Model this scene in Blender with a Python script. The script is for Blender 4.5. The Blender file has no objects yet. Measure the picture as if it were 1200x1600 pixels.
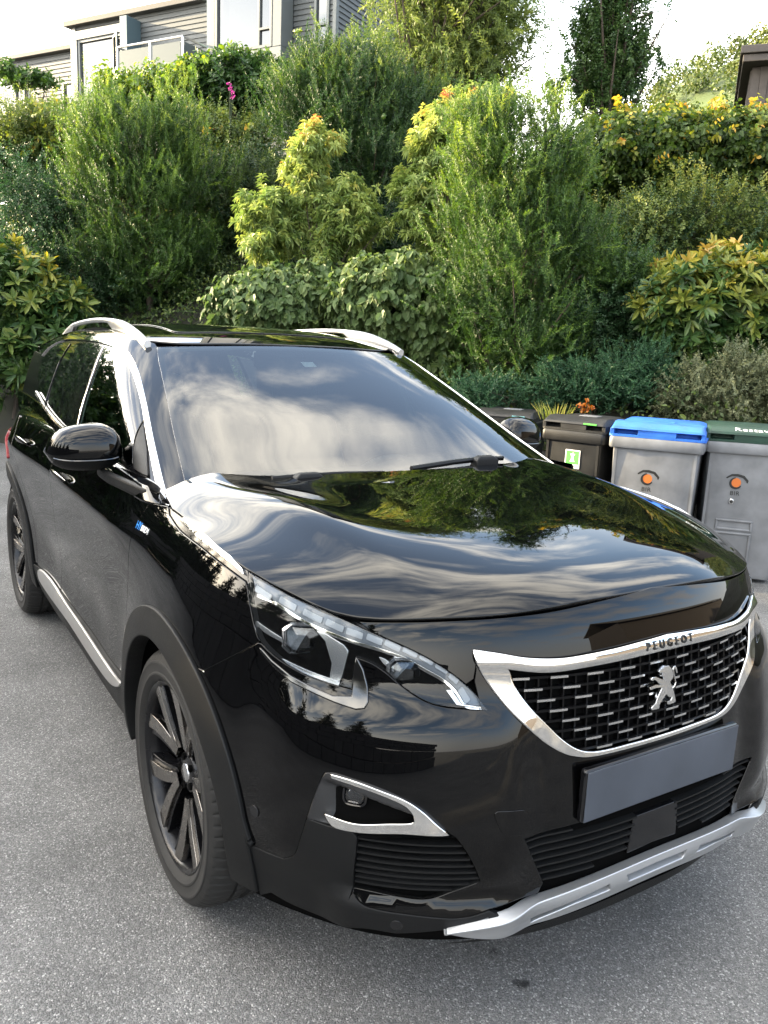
import bpy, bmesh, math, json, random
import numpy as np
from math import pi, sin, cos, radians, atan2
from mathutils import Vector, Matrix
from mathutils.geometry import delaunay_2d_cdt

SC = bpy.context.scene
COL = SC.collection
# ------------------------------------------------------------------ camera
# world frame: origin on the ground under the middle of the car's front axle, +x ahead of the car, +y its left, z up
yaw, pitch, roll = radians(147.863), radians(-11.967), radians(2.602)
_f = Vector((cos(yaw)*cos(pitch), sin(yaw)*cos(pitch), sin(pitch)))
_r = Vector((sin(yaw), -cos(yaw), 0)); _u = _r.cross(_f)
_r2 = cos(roll)*_r + sin(roll)*_u; _u2 = -sin(roll)*_r + cos(roll)*_u
cam = bpy.data.cameras.new('camera'); camo = bpy.data.objects.new('camera', cam); COL.objects.link(camo)
camo.matrix_world = Matrix(((_r2.x, _u2.x, -_f.x, 2.084), (_r2.y, _u2.y, -_f.y, -1.5475), (_r2.z, _u2.z, -_f.z, 1.583), (0, 0, 0, 1)))
cam.sensor_fit = 'VERTICAL'; cam.sensor_height = 24.0; cam.lens = 1300/1600*24; cam.clip_start = .05; cam.clip_end = 3000
SC.camera = camo
# ------------------------------------------------------------------ light
FH = Vector((-.84680, .53195, 0)); RH = Vector((.53195, .84680, 0))   # ground directions: away from the viewer, to the viewer's right
CX, CY = 2.084, -1.5475
def bk(D, L, z=0.): return (CX + FH.x*D + RH.x*L, CY + FH.y*D + RH.y*L, z)
SUN_EL = radians(14)
_s = (-.90*RH + .30*FH).normalized()
SUN_DIR = Vector((_s.x*cos(SUN_EL), _s.y*cos(SUN_EL), sin(SUN_EL)))
sl = bpy.data.lights.new('sun', 'SUN'); so = bpy.data.objects.new('sun', sl); COL.objects.link(so)
sl.energy = 3.8; sl.angle = radians(.6); sl.color = (1., .80, .50)
so.rotation_euler = SUN_DIR.to_track_quat('Z', 'Y').to_euler(); so.location = (0, 0, 40)
W = bpy.data.worlds.new('World'); SC.world = W; W.use_nodes = True
def sky():
    nt = W.node_tree; N = nt.nodes; N.clear(); L = nt.links
    out = N.new('ShaderNodeOutputWorld'); bg = N.new('ShaderNodeBackground'); bg.inputs[1].default_value = .15
    sk = N.new('ShaderNodeTexSky'); sk.sky_type = 'NISHITA'; sk.sun_disc = False
    sk.sun_elevation = SUN_EL; sk.sun_rotation = atan2(_s.x, _s.y); sk.air_density = 1.0; sk.dust_density = 1.6; sk.ozone_density = 1.2
    tc = N.new('ShaderNodeTexCoord'); sep = N.new('ShaderNodeSeparateXYZ'); L.new(tc.outputs['Generated'], sep.inputs[0])
    zc = N.new('ShaderNodeMath'); zc.operation = 'MAXIMUM'; zc.inputs[1].default_value = 0.; L.new(sep.outputs[2], zc.inputs[0])
    ad = N.new('ShaderNodeMath'); ad.operation = 'ADD'; ad.inputs[1].default_value = .22; L.new(zc.outputs[0], ad.inputs[0])
    dv = N.new('ShaderNodeVectorMath'); dv.operation = 'DIVIDE'; L.new(tc.outputs['Generated'], dv.inputs[0])
    cb = N.new('ShaderNodeCombineXYZ'); cb.inputs[2].default_value = 1
    L.new(ad.outputs[0], cb.inputs[0]); L.new(ad.outputs[0], cb.inputs[1]); L.new(cb.outputs[0], dv.inputs[1])
    mp = N.new('ShaderNodeMapping'); mp.inputs['Rotation'].default_value = (0, 0, radians(20)); mp.inputs['Scale'].default_value = (2.0, .75, .2); mp.inputs['Location'].default_value = (3.1, .7, 0)
    L.new(dv.outputs[0], mp.inputs[0])
    n1 = N.new('ShaderNodeTexNoise'); n1.inputs['Scale'].default_value = 2.9; n1.inputs['Detail'].default_value = 9; n1.inputs['Roughness'].default_value = .56; n1.inputs['Distortion'].default_value = .25
    L.new(mp.outputs[0], n1.inputs['Vector'])
    rp = N.new('ShaderNodeMapRange'); rp.inputs[1].default_value = .40; rp.inputs[2].default_value = .66; rp.interpolation_type = 'SMOOTHSTEP'; L.new(n1.outputs[0], rp.inputs[0])
    # clouds thin out overhead, close up into white haze towards the horizon
    hz = N.new('ShaderNodeMapRange'); hz.inputs[1].default_value = .46; hz.inputs[2].default_value = .10; hz.interpolation_type = 'SMOOTHSTEP'; L.new(sep.outputs[2], hz.inputs[0])
    mx = N.new('ShaderNodeMath'); mx.operation = 'MAXIMUM'; L.new(rp.outputs[0], mx.inputs[0]); L.new(hz.outputs[0], mx.inputs[1])
    mm = N.new('ShaderNodeMath'); mm.operation = 'MULTIPLY_ADD'; mm.inputs[1].default_value = .84; mm.inputs[2].default_value = .03; L.new(mx.outputs[0], mm.inputs[0])
    # brighter, warmer towards the sun
    dt = N.new('ShaderNodeVectorMath'); dt.operation = 'DOT_PRODUCT'; dt.inputs[1].default_value = SUN_DIR; L.new(tc.outputs['Generated'], dt.inputs[0])
    sm = N.new('ShaderNodeMapRange'); sm.inputs[1].default_value = -.5; sm.inputs[2].default_value = 1.; L.new(dt.outputs['Value'], sm.inputs[0])
    cc = N.new('ShaderNodeMix'); cc.data_type = 'RGBA'; cc.inputs[6].default_value = (3.1, 3.0, 2.9, 1); cc.inputs[7].default_value = (14, 12.9, 10.8, 1); L.new(sm.outputs[0], cc.inputs[0])
    mc = N.new('ShaderNodeMix'); mc.data_type = 'RGBA'; L.new(mm.outputs[0], mc.inputs[0]); L.new(sk.outputs[0], mc.inputs[6]); L.new(cc.outputs[2], mc.inputs[7])
    L.new(mc.outputs[2], bg.inputs[0]); L.new(bg.outputs[0], out.inputs[0])
sky()
SC.view_settings.view_transform = 'Standard'; SC.view_settings.look = 'None'; SC.view_settings.gamma = 1; SC.view_settings.exposure = 2.8
SC.render.engine = 'CYCLES'; SC.cycles.max_bounces = 8; SC.cycles.transparent_max_bounces = 12; SC.cycles.sample_clamp_indirect = 8
SC.cycles.caustics_reflective = False; SC.cycles.caustics_refractive = False

# ------------------------------------------------------------------ helpers
def tag(o, label=None, cat=None, group=None, kind=None):
    if label: o['label'] = label
    if cat: o['category'] = cat
    if group: o['group'] = group
    if kind: o['kind'] = kind
    return o
def empty(name, loc=(0, 0, 0), rz=0):
    o = bpy.data.objects.new(name, None); COL.objects.link(o); o.location = loc; o.rotation_euler = (0, 0, rz); o.empty_display_size = .2
    return o
def mk(name, V, F, mat=None, parent=None, nrm=None, smooth=True, loc=None):
    """one mesh object; F is a list of faces or of (n,k) index arrays"""
    me = bpy.data.meshes.new(name); V = np.asarray(V, np.float32)
    if len(F) and not (isinstance(F[0], np.ndarray) and F[0].ndim == 2): 
        d = {}
        for f in F: d.setdefault(len(f), []).append(f)
        F = [np.array(v) for v in d.values()]
    me.vertices.add(len(V)); me.vertices.foreach_set('co', V.ravel())
    nl = sum(a.size for a in F); nf = sum(len(a) for a in F)
    me.loops.add(nl); me.polygons.add(nf)
    me.loops.foreach_set('vertex_index', np.concatenate([a.ravel() for a in F]).astype(np.int32))
    tot = np.concatenate([np.full(len(a), a.shape[1]) for a in F]).astype(np.int32)
    me.polygons.foreach_set('loop_start', np.concatenate([[0], np.cumsum(tot)[:-1]]).astype(np.int32))
    me.polygons.foreach_set('use_smooth', np.full(nf, bool(smooth)))
    me.update(calc_edges=True)
    if nrm is not None: me.normals_split_custom_set_from_vertices(np.asarray(nrm).tolist())
    o = bpy.data.objects.new(name, me); COL.objects.link(o)
    if mat: me.materials.append(mat)
    if parent: o.parent = parent
    if loc is not None: o.location = loc
    return o
class MB:
    """collects shapes for ONE mesh"""
    def __init__(s): s.V = []; s.F = []; s.n = 0
    def add(s, V, F):
        V = [tuple(map(float, v)) for v in V]; s.V += V; s.F += [tuple(int(i)+s.n for i in f) for f in F]; s.n += len(V); return s
    def box(s, a, b):
        (x0, y0, z0), (x1, y1, z1) = a, b
        return s.add([(x0,y0,z0),(x1,y0,z0),(x1,y1,z0),(x0,y1,z0),(x0,y0,z1),(x1,y0,z1),(x1,y1,z1),(x0,y1,z1)],
                     [(0,3,2,1),(4,5,6,7),(0,1,5,4),(1,2,6,5),(2,3,7,6),(3,0,4,7)])
    def loft(s, rings, cap=True, closed=True):
        n = len(rings[0]); V = [p for r in rings for p in r]; F = []
        for i in range(len(rings)-1):
            for j in range(n if closed else n-1):
                F.append((i*n+j, i*n+(j+1) % n, (i+1)*n+(j+1) % n, (i+1)*n+j))
        if cap: F += [tuple(range(n))[::-1], tuple((len(rings)-1)*n+j for j in range(n))]
        return s.add(V, F)
    def tube(s, pts, rad, n=8, cap=True):
        pts = [Vector(tuple(map(float, p))) for p in pts]; rad = [float(q) for q in rad] if hasattr(rad, '__len__') else [float(rad)]*len(pts)
        rings = []; up = None
        for i, p in enumerate(pts):
            t = (pts[min(i+1, len(pts)-1)]-pts[max(i-1, 0)]).normalized()
            if up is None: up = Vector((0, 0, 1)) if abs(t.z) < .9 else Vector((1, 0, 0))
            a = t.cross(up).normalized(); b = a.cross(t); up = b
            rings.append([p+rad[i]*(cos(2*pi*k/n)*a+sin(2*pi*k/n)*b) for k in range(n)])
        return s.loft(rings, cap)
    def lathe(s, prof, n=48, axis='z', o=(0, 0, 0), cap=False):
        rings = []
        for r, h in prof:
            if axis == 'z': rings.append([(o[0]+r*cos(2*pi*k/n), o[1]+r*sin(2*pi*k/n), o[2]+h) for k in range(n)])
            else: rings.append([(o[0]+r*cos(2*pi*k/n), o[1]+h, o[2]+r*sin(2*pi*k/n)) for k in range(n)])
        return s.loft(rings, cap)
    def build(s, name, mat, parent=None, smooth=False, bevel=0, seg=2, loc=None, angle=35):
        o = mk(name, s.V, s.F, mat, parent, smooth=smooth, loc=loc)
        if bevel:
            m = o.modifiers.new('b', 'BEVEL'); m.width = bevel; m.segments = seg; m.limit_method = 'ANGLE'; m.angle_limit = radians(angle)
        if smooth or bevel:
            o.data.polygons.foreach_set('use_smooth', np.ones(len(o.data.polygons), bool))
            try: o.data.set_sharp_from_angle(angle=radians(angle))
            except Exception: pass
        return o
# ---- materials
def nm(name):
    m = bpy.data.materials.new(name); m.use_nodes = True; nt = m.node_tree
    return m, nt, nt.nodes['Principled BSDF']
def pset(b, **k):
    for a, v in k.items(): b.inputs[a.replace('_', ' ')].default_value = v
def plain(name, col, rough=.5, metal=0., bump=0., bscale=200., spec=.5, var=0., vscale=8., coat=0., ior=1.5):
    m, nt, b = nm(name); N, L = nt.nodes, nt.links
    pset(b, Roughness=rough, Metallic=metal, IOR=ior, Coat_Weight=coat, Coat_Roughness=.03); b.inputs['Specular IOR Level'].default_value = spec
    b.inputs['Base Color'].default_value = (*col, 1)
    tc = N.new('ShaderNodeTexCoord')
    if var:
        n = N.new('ShaderNodeTexNoise'); n.inputs['Scale'].default_value = vscale; n.inputs['Detail'].default_value = 6; L.new(tc.outputs['Object'], n.inputs['Vector'])
        mr = N.new('ShaderNodeMapRange'); mr.inputs[1].default_value = .3; mr.inputs[2].default_value = .7; mr.inputs[3].default_value = 1-var; mr.inputs[4].default_value = 1+var; L.new(n.outputs[0], mr.inputs[0])
        mu = N.new('ShaderNodeMix'); mu.data_type = 'RGBA'; mu.blend_type = 'MULTIPLY'; mu.inputs[0].default_value = 1; mu.inputs[6].default_value = (*col, 1)
        L.new(mr.outputs[0], mu.inputs[7]); L.new(mu.outputs[2], b.inputs['Base Color'])
        r2 = N.new('ShaderNodeMapRange'); r2.inputs[1].default_value = .3; r2.inputs[2].default_value = .7; r2.inputs[3].default_value = max(.02, rough-.08); r2.inputs[4].default_value = min(1, rough+.08)
        L.new(n.outputs[0], r2.inputs[0]); L.new(r2.outputs[0], b.inputs['Roughness'])
    if bump:
        n = N.new('ShaderNodeTexNoise'); n.inputs['Scale'].default_value = bscale; n.inputs['Detail'].default_value = 4; L.new(tc.outputs['Object'], n.inputs['Vector'])
        bp = N.new('ShaderNodeBump'); bp.inputs['Strength'].default_value = bump; bp.inputs['Distance'].default_value = .002; L.new(n.outputs[0], bp.inputs['Height']); L.new(bp.outputs[0], b.inputs['Normal'])
    return m
def leafmat(name, stops, trans=.35, rough=.45):
    """stops: colours along the per-leaf attribute 'tint' (0 old leaf .. 1 new growth)"""
    m, nt, b = nm(name); N, L = nt.nodes, nt.links
    at = N.new('ShaderNodeAttribute'); at.attribute_name = 'tint'
    r = N.new('ShaderNodeValToRGB'); e = r.color_ramp.elements
    e[0].position = stops[0][0]; e[0].color = (*stops[0][1], 1); e[1].position = stops[-1][0]; e[1].color = (*stops[-1][1], 1)
    for p, c in stops[1:-1]: q = e.new(p); q.color = (*c, 1)
    L.new(at.outputs['Fac'], r.inputs[0]); L.new(r.outputs[0], b.inputs['Base Color']); pset(b, Roughness=rough); b.inputs['Specular IOR Level'].default_value = .35
    t = N.new('ShaderNodeBsdfTranslucent'); mx = N.new('ShaderNodeMixShader'); mx.inputs[0].default_value = trans
    hs = N.new('ShaderNodeHueSaturation'); hs.inputs['Value'].default_value = 1.5; hs.inputs['Saturation'].default_value = 1.1; L.new(r.outputs[0], hs.inputs['Color']); L.new(hs.outputs[0], t.inputs['Color'])
    L.new(b.outputs[0], mx.inputs[1]); L.new(t.outputs[0], mx.inputs[2]); L.new(mx.outputs[0], nt.nodes['Material Output'].inputs['Surface'])
    return m
def glassmat(name, tint, refl=1.0, ior=1.52, rough=.0):
    m, nt, b = nm(name); N, L = nt.nodes, nt.links; N.remove(b)
    t = N.new('ShaderNodeBsdfTransparent'); t.inputs[0].default_value = (*tint, 1)
    g = N.new('ShaderNodeBsdfGlossy'); g.inputs['Roughness'].default_value = rough; g.inputs[0].default_value = (refl, refl, refl, 1)
    fr = N.new('ShaderNodeFresnel'); fr.inputs[0].default_value = ior
    mx = N.new('ShaderNodeMixShader'); L.new(fr.outputs[0], mx.inputs[0]); L.new(t.outputs[0], mx.inputs[1]); L.new(g.outputs[0], mx.inputs[2])
    L.new(mx.outputs[0], N['Material Output'].inputs['Surface'])
    return m

# ------------------------------------------------------------------ ground, bank, hills
def asphalt():
    m, nt, b = nm('asphalt'); N, L = nt.nodes, nt.links
    tc = N.new('ShaderNodeTexCoord')
    v = N.new('ShaderNodeTexVoronoi'); v.inputs['Scale'].default_value = 250; L.new(tc.outputs['Object'], v.inputs['Vector'])
    v2 = N.new('ShaderNodeTexVoronoi'); v2.inputs['Scale'].default_value = 430; L.new(tc.outputs['Object'], v2.inputs['Vector'])
    big = N.new('ShaderNodeTexNoise'); big.inputs['Scale'].default_value = 1.3; big.inputs['Detail'].default_value = 8; big.inputs['Roughness'].default_value = .65; L.new(tc.outputs['Object'], big.inputs['Vector'])
    sx = N.new('ShaderNodeSeparateColor'); L.new(v.outputs['Color'], sx.inputs[0])
    r = N.new('ShaderNodeValToRGB'); e = r.color_ramp.elements; e[0].position = 0; e[0].color = (.095, .094, .093, 1); e[1].position = 1; e[1].color = (.40, .392, .378, 1)
    for p, c in ((.45, (.138, .136, .133)), (.80, (.178, .175, .17)), (.93, (.24, .236, .228))): q = e.new(p); q.color = (*c, 1)
    L.new(sx.outputs[0], r.inputs[0])
    s2 = N.new('ShaderNodeSeparateColor'); L.new(v2.outputs['Color'], s2.inputs[0])
    mr = N.new('ShaderNodeMapRange'); mr.inputs[3].default_value = .72; mr.inputs[4].default_value = 1.3; L.new(s2.outputs[1], mr.inputs[0])
    mu = N.new('ShaderNodeMix'); mu.data_type = 'RGBA'; mu.blend_type = 'MULTIPLY'; mu.inputs[0].default_value = 1; L.new(r.outputs[0], mu.inputs[6]); L.new(mr.outputs[0], mu.inputs[7])
    mb = N.new('ShaderNodeMapRange'); mb.inputs[1].default_value = .3; mb.inputs[2].default_value = .7; mb.inputs[3].default_value = .86; mb.inputs[4].default_value = 1.5; L.new(big.outputs[0], mb.inputs[0])
    mu2 = N.new('ShaderNodeMix'); mu2.data_type = 'RGBA'; mu2.blend_type = 'MULTIPLY'; mu2.inputs[0].default_value = 1; L.new(mu.outputs[2], mu2.inputs[6]); L.new(mb.outputs[0], mu2.inputs[7])
    last = mu2.outputs[2]
    nz = N.new('ShaderNodeTexNoise'); nz.inputs['Scale'].default_value = 40; nz.inputs['Detail'].default_value = 5; L.new(tc.outputs['Object'], nz.inputs['Vector'])
    for (sx_, sy_, rad) in STAINS:       # old oil spots on the asphalt
        d = N.new('ShaderNodeVectorMath'); d.operation = 'DISTANCE'; d.inputs[1].default_value = (sx_, sy_, 0); L.new(tc.outputs['Object'], d.inputs[0])
        a = N.new('ShaderNodeMath'); a.operation = 'MULTIPLY_ADD'; a.inputs[1].default_value = .05; L.new(nz.outputs[0], a.inputs[0]); L.new(d.outputs['Value'], a.inputs[2])
        k = N.new('ShaderNodeMapRange'); k.inputs[1].default_value = rad+.018; k.inputs[2].default_value = rad+.032; k.inputs[3].default_value = .22; k.inputs[4].default_value = 1; L.new(a.outputs[0], k.inputs[0])
        x = N.new('ShaderNodeMix'); x.data_type = 'RGBA'; x.blend_type = 'MULTIPLY'; x.inputs[0].default_value = 1; L.new(last, x.inputs[6]); L.new(k.outputs[0], x.inputs[7]); last = x.outputs[2]
    L.new(last, b.inputs['Base Color']); pset(b, Roughness=.82); b.inputs['Specular IOR Level'].default_value = .35
    ad = N.new('ShaderNodeMath'); ad.operation = 'MULTIPLY_ADD'; ad.inputs[1].default_value = -1.0; L.new(v.outputs['Distance'], ad.inputs[0]); L.new(s2.outputs[0], ad.inputs[2])
    bp = N.new('ShaderNodeBump'); bp.inputs['Strength'].default_value = 1.0; bp.inputs['Distance'].default_value = .004; L.new(ad.outputs[0], bp.inputs['Height']); L.new(bp.outputs[0], b.inputs['Normal'])
    return m
STAINS = [(.639, -.241, .012), (.764, -.245, .017)]
g = mk('asphalt_ground', [(-400, -400, 0), (400, -400, 0), (400, 400, 0), (-400, 400, 0)], [(0, 1, 2, 3)], asphalt()); tag(g, kind='structure')
M_SOIL = plain('soil', (.020, .021, .012), .95, bump=.8, bscale=30, var=.4, vscale=6)
M_STONE = plain('stone', (.085, .082, .078), .85, bump=.7, bscale=25, var=.35, vscale=5)
def toe(L): return 7.6-.62*np.clip(L, -12, 2.2)
BH = None
def bank_z(D, L):
    t = np.asarray(D, float)-toe(np.asarray(L, float))
    return np.interp(t, [-.5, 0, .12, .6, 1.5, 3., 4.5, 7, 12, 25, 60], [-.3, -.02, .45, .8, 1.4, 2.4, 3.2, 4.0, 5.0, 5.6, 6.8])
Ls = np.linspace(-16, 22, 90); ts = np.concatenate([np.linspace(-.3, 3, 24), np.linspace(3.3, 60, 34)])
LL, TT = np.meshgrid(Ls, ts, indexing='ij'); DD = toe(LL)+TT; rng = np.random.default_rng(3)
ZZ = bank_z(DD, LL)+rng.normal(0, .04, DD.shape)*(TT > .2)
V = np.stack([CX+FH.x*DD+RH.x*LL, CY+FH.y*DD+RH.y*LL, ZZ], -1).reshape(-1, 3); n2 = len(ts)
i, j = np.meshgrid(np.arange(len(Ls)-1), np.arange(n2-1), indexing='ij'); a = (i*n2+j).ravel()
tag(mk('planted_bank', V, [np.stack([a, a+n2, a+n2+1, a+1], 1)], M_SOIL), kind='structure')
# far wooded hillside on the right
M_HILL = plain('hill_grass', (.05, .075, .02), .9, bump=.5, bscale=2, var=.3, vscale=.1)
def hillz(X, Y):   # X across, Y away (in L, D)
    base = np.interp(X, [10, 28, 36, 45, 55, 70, 100, 160], [2, 14, 34, 44.5, 49.5, 55, 66, 84])
    return base*np.clip((Y-60)/90, 0, 1)**.8
gx, gy = np.meshgrid(np.linspace(8, 160, 60), np.linspace(60, 190, 40), indexing='ij'); hz = hillz(gx, gy)+np.random.default_rng(5).normal(0, .5, gx.shape)
V = np.stack([CX+FH.x*gy+RH.x*gx, CY+FH.y*gy+RH.y*gx, hz-.5], -1).reshape(-1, 3)
i, j = np.meshgrid(np.arange(59), np.arange(39), indexing='ij'); a = (i*40+j).ravel()
tag(mk('hillside', V, [np.stack([a, a+40, a+41, a+1], 1)], M_HILL), kind='structure')

# ------------------------------------------------------------------ grey house on top of the bank
def siding_mat(name, col):
    return plain(name, col, .6, bump=.25, bscale=60, var=.10, vscale=3)
M_SIDE = siding_mat('grey_siding', (.075, .082, .085)); M_TRIM = plain('pale_trim', (.125, .135, .135), .5, var=.05); M_ROOF = plain('roof_felt', (.08, .075, .07), .7)
M_WGLASS = plain('window_glass', (.025, .028, .034), .03, spec=.8, ior=1.75); M_BLUE = plain('blue_grey_panel', (.08, .12, .14), .4); M_FROST = plain('frosted_glass', (.10, .115, .115), .35, spec=.2)
M_METAL = plain('brushed_steel', (.55, .55, .55), .3, metal=1)
def siding(mb, x0, x1, z0, z1, y, ax='x', pitch=.095, holes=()):
    """lapped boards; each board leans out at its lower edge"""
    z = z0
    while z < z1-1e-4:
        zt = min(z+pitch, z1); spans = [(x0, x1)]
        for (a, b_, c, d) in holes:
            if zt > c+.02 and z < d-.02:
                ns = []
                for s, e in spans:
                    if b_ <= s or a >= e: ns.append((s, e))
                    else:
                        if a > s: ns.append((s, a))
                        if b_ < e: ns.append((b_, e))
                spans = ns
        for s, e in spans:
            P = [(s, y+.004, zt), (e, y+.004, zt), (e, y+.022, z), (s, y+.022, z), (s, y-.02, z), (e, y-.02, z)]
            if ax == 'y': P = [(-(p[1]), p[0], p[2]) for p in P]
            mb.add(P, [(0, 3, 2, 1), (3, 4, 5, 2)])
        z = zt
def winpart(root, x0, x1, z0, z1, y, mull=(), ax='x', fw=.055):
    def T(p): return p if ax == 'x' else (-p[1], p[0], p[2])
    def bx(mb, a, b):
        a2, b2 = T(a), T(b); lo = [min(u, v) for u, v in zip(a2, b2)]; hi = [max(u, v) for u, v in zip(a2, b2)]; mb.box(lo, hi)
    f = MB()
    bx(f, (x0, y-.05, z0), (x0+fw, y+.035, z1)); bx(f, (x1-fw, y-.05, z0), (x1, y+.035, z1))
    bx(f, (x0+fw, y-.05, z1-fw), (x1-fw, y+.033, z1)); bx(f, (x0+fw, y-.05, z0), (x1-fw, y+.033, z0+fw))
    for (a, b) in mull: bx(f, (a, y-.04, b[0]), (a+.05, y+.03, b[1])) if isinstance(b, tuple) else bx(f, (x0+fw, y-.04, a), (b, y+.03, a+.045))
    w = f.build('window', M_TRIM, root, bevel=.006)
    p = MB(); bx(p, (x0+fw-.005, y-.035, z0+fw-.005), (x1-fw+.005, y-.015, z1-fw+.005)); p.build('pane', M_WGLASS, w)
    return w
he = (-.875*RH+.484*FH).normalized()
hx, hy, _ = bk(17, -1.31)
house = empty('house', (hx, hy, 0), atan2(he.y, he.x))
tag(house, 'grey clapboard house with tall windows and a glass balcony on top of the bank', 'house')
w = MB(); siding(w, 0, 3.08, 4.6, 10.6, 0, holes=[(.95, 2.73, 6.62, 9.4), (.12, .46, 6.62, 9.6)])
siding(w, 3.08, 6.96, 4.6, 8.0, 0, holes=[(5.10, 6.96, 6.3, 7.85)])
siding(w, 6.98, 16, 4.6, 7.78, -.6, holes=[(9.35, 10.9, 5.9, 7.52)])
w.box((.01, -.05, 4.6), (3.07, -.03, 10.6)); w.box((3.07, -.05, 4.6), (6.95, -.03, 8)); w.box((6.96, -.66, 4.6), (16, -.64, 7.78)); w.box((6.94, -.7, 4.6), (6.975, -.02, 8.0))
w.build('wall', M_SIDE, house)
w = MB(); siding(w, -8, 0, 4.6, 10.6, 0.0, ax='y'); w.box((.03, -8, 4.6), (.05, -.05, 10.6)); w.build('wall', M_SIDE, house)
for q in (((-.03, -.06, 4.6), (.05, .035, 10.6)), ((3.04, -.06, 8.0), (3.12, .035, 10.6)), ((6.9, -.06, 4.6), (7.0, .036, 8.0))): w = MB(); w.box(*q); w.build('corner_board', M_TRIM, house, bevel=.005)
r = MB(); r.box((-.25, -8, 10.6), (3.3, .25, 10.8)); r.box((3.13, -6, 7.99), (7.15, .16, 8.10)); r.box((7.16, -6, 7.78), (16.2, -.45, 7.88)); r.build('roof', M_ROOF, house, bevel=.01)
# projecting window box (bay) of the tall part
b = MB(); b.box((.95, 0.026, 6.55), (2.73, .40, 6.83)); b.box((.95, .026, 6.83), (1.16, .40, 9.6)); b.box((2.56, .026, 6.83), (2.73, .40, 9.6)); b.box((.95, .026, 9.6), (2.73, .40, 9.8)); b.box((1.16, .026, 6.83), (2.56, .05, 9.6))
b.build('bay', M_TRIM, house, bevel=.01)
winpart(house, 1.165, 2.555, 6.835, 9.59, .37, mull=[(1.46, (6.88, 9.55)), (7.15, 1.46)])
b = MB(); b.box((2.735, .03, 6.6), (2.80, .36, 9.7)); b.build('side_panel', M_BLUE, house)
winpart(house, .12, .46, 6.64, 9.58, .02, mull=[(7.20, .40)])
b = MB(); b.box((.09, .03, 6.55), (.50, .09, 6.63)); b.build('sill', M_TRIM, house, bevel=.006)
# framed window of the lower part with an opened sash, blue fin beside it
b = MB(); b.box((5.14, .0, 7.68), (6.95, .14, 7.86)); b.box((6.75, 0, 6.3), (6.95, .14, 7.68)); b.box((5.14, 0, 6.3), (5.30, .14, 7.68)); b.box((5.30, 0, 6.3), (6.75, .14, 6.5)); b.build('window_surround', M_TRIM, house, bevel=.008)
winpart(house, 5.305, 6.745, 6.505, 7.675, .08, mull=[(5.62, (6.55, 7.63))])
s = MB(); c, s_ = cos(radians(32)), sin(radians(32))
for (a0, a1, z0, z1) in ((0, .05, 6.9, 7.62), (.36, .41, 6.9, 7.62), (.05, .36, 6.9, 6.95), (.05, .36, 7.57, 7.62)):
    q = [(5.64-c*a, .10+s_*a+o, z) for z in (z0, z1) for (a, o) in ((a0, 0), (a1, 0), (a1, .04), (a0, .04))]
    s.add(q, [(0, 1, 2, 3), (7, 6, 5, 4), (0, 4, 5, 1), (1, 5, 6, 2), (2, 6, 7, 3), (3, 7, 4, 0)])
s.build('open_sash', M_TRIM, house)
b = MB(); b.box((4.92, .02, 7.02), (5.12, .42, 7.86)); b.build('fin', M_BLUE, house, bevel=.006)
# balcony
b = MB(); b.box((2.88, .02, 6.30), (4.70, .95, 6.45)); bal = b.build('balcony', M_TRIM, house, bevel=.01)
b = MB(); b.box((2.95, .925, 6.50), (3.72, .94, 6.98)); b.box((3.78, .925, 6.50), (4.62, .94, 6.98)); b.box((2.90, .10, 6.5), (2.915, .88, 6.98)); b.box((4.655, .10, 6.5), (4.67, .88, 6.98)); b.build('glass_panel', M_FROST, bal)
b = MB()
for x in (2.90, 3.75, 4.66): b.tube([(x, .93, 6.45), (x, .93, 7.05)], .022, 8)
b.tube([(2.90, .05, 7.06), (2.90, .93, 7.06), (4.66, .93, 7.06), (4.66, .05, 7.06)], .024, 8); b.build('railing', M_METAL, bal, smooth=True)
# windows of the low wing
winpart(house, 9.42, 10.8, 5.95, 7.48, -.58, mull=[(9.75, (6.0, 7.43))])
winpart(house, 7.6, 8.05, 5.6, 7.12, -.56)

# ------------------------------------------------------------------ dark timber shed, right
M_DARKW = plain('dark_timber', (.060, .052, .048), .8, bump=.5, bscale=40, var=.25, vscale=10)
sx, sy, _ = bk(13, 4.98)
shed = empty('shed', (sx, sy, 0), atan2(RH.y, RH.x)-radians(20)); tag(shed, 'dark brown timber shed with a flat overhanging roof at the right edge', 'shed')
b = MB()
for k in range(24): b.box((k*.11, -.012-(k % 2)*.012, 3.6), (k*.11+.106, .03, 5.56))
for k in range(20): b.box((-.012-(k % 2)*.012, .031+k*.11, 3.6), (.03, .031+k*.11+.106, 5.56))
b.box((.03, .03, 3.6), (2.64, 2.2, 5.55)); b.build('wall', M_DARKW, shed)
b = MB(); b.box((-.15, -.28, 5.565), (2.9, 2.5, 5.66)); b.box((-.19, -.32, 5.665), (2.9, 2.5, 5.77)); b.build('roof', M_DARKW, shed, bevel=.012)

# ------------------------------------------------------------------ what stands around the viewer (the car mirrors it)
def leafwall_dummy(): pass
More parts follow.
